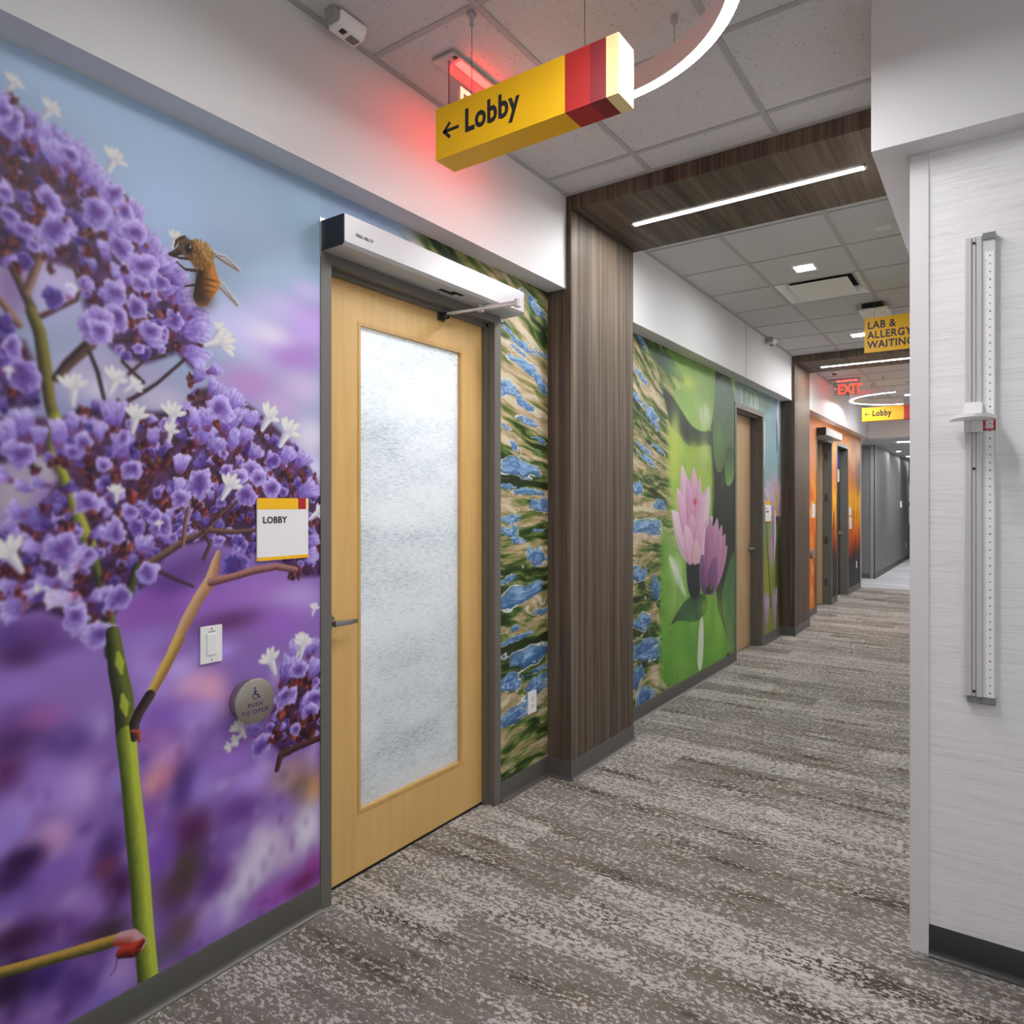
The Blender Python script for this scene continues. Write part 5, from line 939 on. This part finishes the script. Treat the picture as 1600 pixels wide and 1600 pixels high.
ring('ring_lamp', -1.10, 10.93, 2.95, .62, .66, 95, 268, 'distant curved ring lamp under the ceiling past the exit sign', (110, 180, 255))
ring('ring_lamp', -0.92, 11.35, 2.95, .62, .66, -60, 100, 'second curved piece of the distant ring lamp above the far Lobby sign', (0, 80))

# ---------------------------------------------------------------- things in the ceilings
def square_light(x0, x1, y0, y1, label):
    t = thing('ceiling_light', label, 'light', ((x0 + x1) / 2, (y0 + y1) / 2, ZC), group='small square ceiling lights')
    e = .014
    obj('frame', boxes((x0 - e, x0, y0 - e, y1 + e, ZC - .002, ZC + .006), (x1, x1 + e, y0 - e, y1 + e, ZC - .002, ZC + .006), (x0, x1, y0 - e, y0, ZC - .002, ZC + .006), (x0, x1, y1, y1 + e, ZC - .002, ZC + .006)), white_pl, t)
    obj('lens', B(x0, x1, y0, y1, ZC + .0005, ZC + .0045), lamp_spot, t)
square_light(-1.198, -1.075, 5.175, 5.305, 'small lit square ceiling light beside the air vent')
square_light(-1.21, -1.087, 7.56, 7.69, 'small lit square ceiling light partly behind the LAB sign')
square_light(-1.20, -1.077, 12.2, 12.33, 'small lit square ceiling light past the far ring lamp')
square_light(1.0, 1.13, 0.2, .33, 'unseen square ceiling light added beyond the near ring lamp'); square_light(1.0, 1.13, -1.4, -1.27, 'unseen square ceiling light added over the open near end of the floor')  # both stay out of view, added as extra light for the near end
t = thing('air_vent', 'square plaque air vent in the tile ceiling beside the small square light', 'vent', (-1.137, 5.83, ZC))
x0, x1, y0, y1 = -1.4406 + .012, -.831 - .012, 5.5442 + .008, 6.1538 - .008
bm = bmesh.new(); o_ = [(x0, y0), (x1, y0), (x1, y1), (x0, y1)]; i_ = [(x0 + .07, y0 + .04), (x1 - .07, y0 + .07), (x1 - .07, y1 - .07), (x0 + .07, y1 - .07)]
A = [bm.verts.new((u, v, ZC + .003)) for u, v in o_]; D = [bm.verts.new((u, v, ZC + .055)) for u, v in i_]
for k in range(4): bm.faces.new((A[k], A[(k + 1) % 4], D[(k + 1) % 4], D[k]))
obj('frame', bm, white_pl, t)
obj('throat', B(x0 + .07, x1 - .07, y0 + .04, y1 - .07, ZC + .054, ZC + .058), black_void, t)
obj('plaque', B(x0 + .085, x1 - .085, y0 + .10, y1 - .05, ZC + .008, ZC + .016, bev=.002), white_pl, t)
sp = obj('sprinkler_cover', T((-.58, 4.745, ZC - .004), (-.58, 4.745, ZC + .006), .046, .048, 32), mat('off white cap', (222, 222, 222), .5), None, 40); tag(sp, 'flat round sprinkler cover in the tile ceiling by the white soffit', 'sprinkler cover')
sp = thing('ceiling_sensor', 'small round sensor catching red light near the distant exit sign', 'sensor', (-1.733, 9.65, ZC))
obj('base', T((-1.733, 9.65, ZC - .012), (-1.733, 9.65, ZC + .004), .05, .05, 24), white_pl, sp, 40); obj('dome', T((-1.733, 9.65, ZC - .03), (-1.733, 9.65, ZC - .012), .02, .035, 24), mat('red-lit lens', (90, 40, 40), .2), sp, 40)  # red light falling on the dome is put into its colour
t = thing('wireless_access_point', 'white wireless access point on the ceiling above the LAB sign', 'access point', (-.86, 6.6, ZC))
obj('body', B(-.975, -.755, 6.47, 6.72, ZC - .075, ZC - .035, bev=.014, seg=3), white_pl, t)
obj('bracket', boxes((-.95, -.80, 6.46, 6.66, ZC - .034, ZC - .001)), black_pl, t)
obj('status_light', T((-.865, 6.468, ZC - .056), (-.865, 6.4715, ZC - .056), .004, seg=10), mat('green indicator', (120, 230, 190), .4, emit=(90, 230, 180), estr=2), t)

def motion_sensor(x, y, z, label, s=1.0):
    t = thing('motion_sensor', label, 'sensor', (x, y, z), group='motion sensors at the soffit')
    prof = [(x - .042 * s, z), (x + .042 * s, z), (x + .042 * s, z - .022 * s), (x + .018 * s, z - .056 * s), (x - .042 * s, z - .062 * s)]
    bm = bmesh.new(); prism(bm, prof, 'y', y, y + .145 * s); bmesh.ops.bevel(bm, geom=list(bm.edges), offset=.004 * s, segments=2, affect='EDGES')
    obj('housing', bm, white_pl, t, 40)
    obj('lens', B(x - .030 * s, x + .008 * s, y + .080 * s, y + .130 * s, z - .063 * s, z - .055 * s), mat('smoked lens', (120, 118, 118), .25), t)
    obj('bracket', B(x - .03 * s, x + .03 * s, y - .03 * s, y, z - .045 * s, z), mat('grey bracket', (158, 158, 158), .5), t)
    obj('status_window', B(x - .012 * s, x + .012 * s, y + .03 * s, y + .055 * s, z - .0625 * s, z - .056 * s), black_pl, t)
motion_sensor(-1.850, 1.595, ZC - .001, 'white motion sensor on the ceiling edge above the purple mural', .80)
motion_sensor(-1.90, 7.25, ZC - .001, 'white motion sensor on the ceiling edge above the lily mural door', .9)

t = thing('ceiling_light', 'unseen lit panel added in the lobby to brighten the patterned glass', 'light', (-2.95, 2.27, 3.1)); obj('lens', B(-3.35, -2.55, 1.9, 2.7, 3.09, 3.1), mat('added fill panel', (255, 255, 255), .5, emit=(250, 252, 255), estr=42), t); obj('frame', boxes((-3.37, -3.35, 1.88, 2.72, 3.08, 3.11), (-2.55, -2.53, 1.88, 2.72, 3.08, 3.11), (-3.35, -2.55, 1.88, 1.9, 3.08, 3.11), (-3.35, -2.55, 2.7, 2.72, 3.08, 3.11)), white_pl, t)  # added lamp, never in view, whitens the glass from behind

# ---------------------------------------------------------------- far corridor things
GX = -2.06
t = thing('thermostat', 'small white thermostat on the far grey wall', 'thermostat', (GX, 20.0, 1.44)); obj('body', B(GX, GX + .03, 19.93, 20.07, 1.40, 1.56, bev=.005), white_pl, t); obj('screen', B(GX + .03, GX + .031, 19.96, 20.04, 1.48, 1.53), mat('grey screen', (110, 112, 112), .3), t)
t = thing('wall_outlet', 'white wall outlet low on the far grey wall', 'outlet', (GX, 21.3, .39), group='white wall outlets'); obj('plate', B(GX, GX + .007, 21.26, 21.34, .33, .45, bev=.002), white_pl, t); obj('receptacle', B(GX + .006, GX + .009, 21.285, 21.315, .355, .425), MATS['off white cap'], t)
for k, (z0, z1, lab) in enumerate(((1.55, 2.05, 'upper white wall chart on the far grey wall'), (.95, 1.45, 'lower white wall chart on the far grey wall'))):
    q = obj('wall_chart', B(GX, GX + .012, 22.0, 22.5, z0, z1), white_pl); tag(q, lab, 'chart', group='white charts on the far wall')
t = thing('line_light', 'unseen lit line added in the low ceiling to brighten the grey corridor', 'light', (-1.0, 18.5, ZS)); obj('diffuser', B(-1.2, -.2, 18.47, 18.53, ZS - .004, ZS - .0005), lamp_line, t)  # extra lamp hidden from view, added to lift the grey walls
q = obj('floor_mat', B(-1.98, -1.0, 21.9, 23.2, 0.0005, .012, bev=.003), mat('dark mat', (40, 40, 42), .9)); tag(q, 'dark floor mat at the end of the grey corridor', 'mat')
t = thing('line_light', 'short lit line in the low ceiling of the far grey corridor', 'light', (-1.2, 15.1, ZS)); obj('diffuser', B(-1.6, -.6, 15.07, 15.13, ZS - .004, ZS - .0005), lamp_line, t); obj('frame', boxes((-1.61, -1.6, 15.06, 15.14, ZS - .005, ZS), (-.6, -.59, 15.06, 15.14, ZS - .005, ZS), (-1.6, -.6, 15.06, 15.068, ZS - .005, ZS), (-1.6, -.6, 15.132, 15.14, ZS - .005, ZS)), white_pl, t)
for k, y in enumerate((17.7, 19.7, 21.7)):
    t = thing('wall_washer', ('first', 'second', 'last')[k] + ' small round downlight grazing the far grey wall', 'light', (-1.86, y, ZS), group='downlights along the far grey wall')
    obj('trim_ring', T((-1.86, y, ZS - .004), (-1.86, y, ZS + .004), .055, .055, 24), white_pl, t, 40); obj('lens', T((-1.86, y, ZS - .005), (-1.86, y, ZS - .0035), .04, .04, 24), lamp_spot, t)
    ld = bpy.data.lights.new('beam', 'SPOT'); ld.energy = 34; ld.spot_size = math.radians(58); ld.spot_blend = .6; ld.shadow_soft_size = .03
    lo = bpy.data.objects.new('beam', ld); C.objects.link(lo); lo.parent = t; lo.location = (0, 0, -.012); lo.rotation_euler = (0, math.radians(-6), 0)
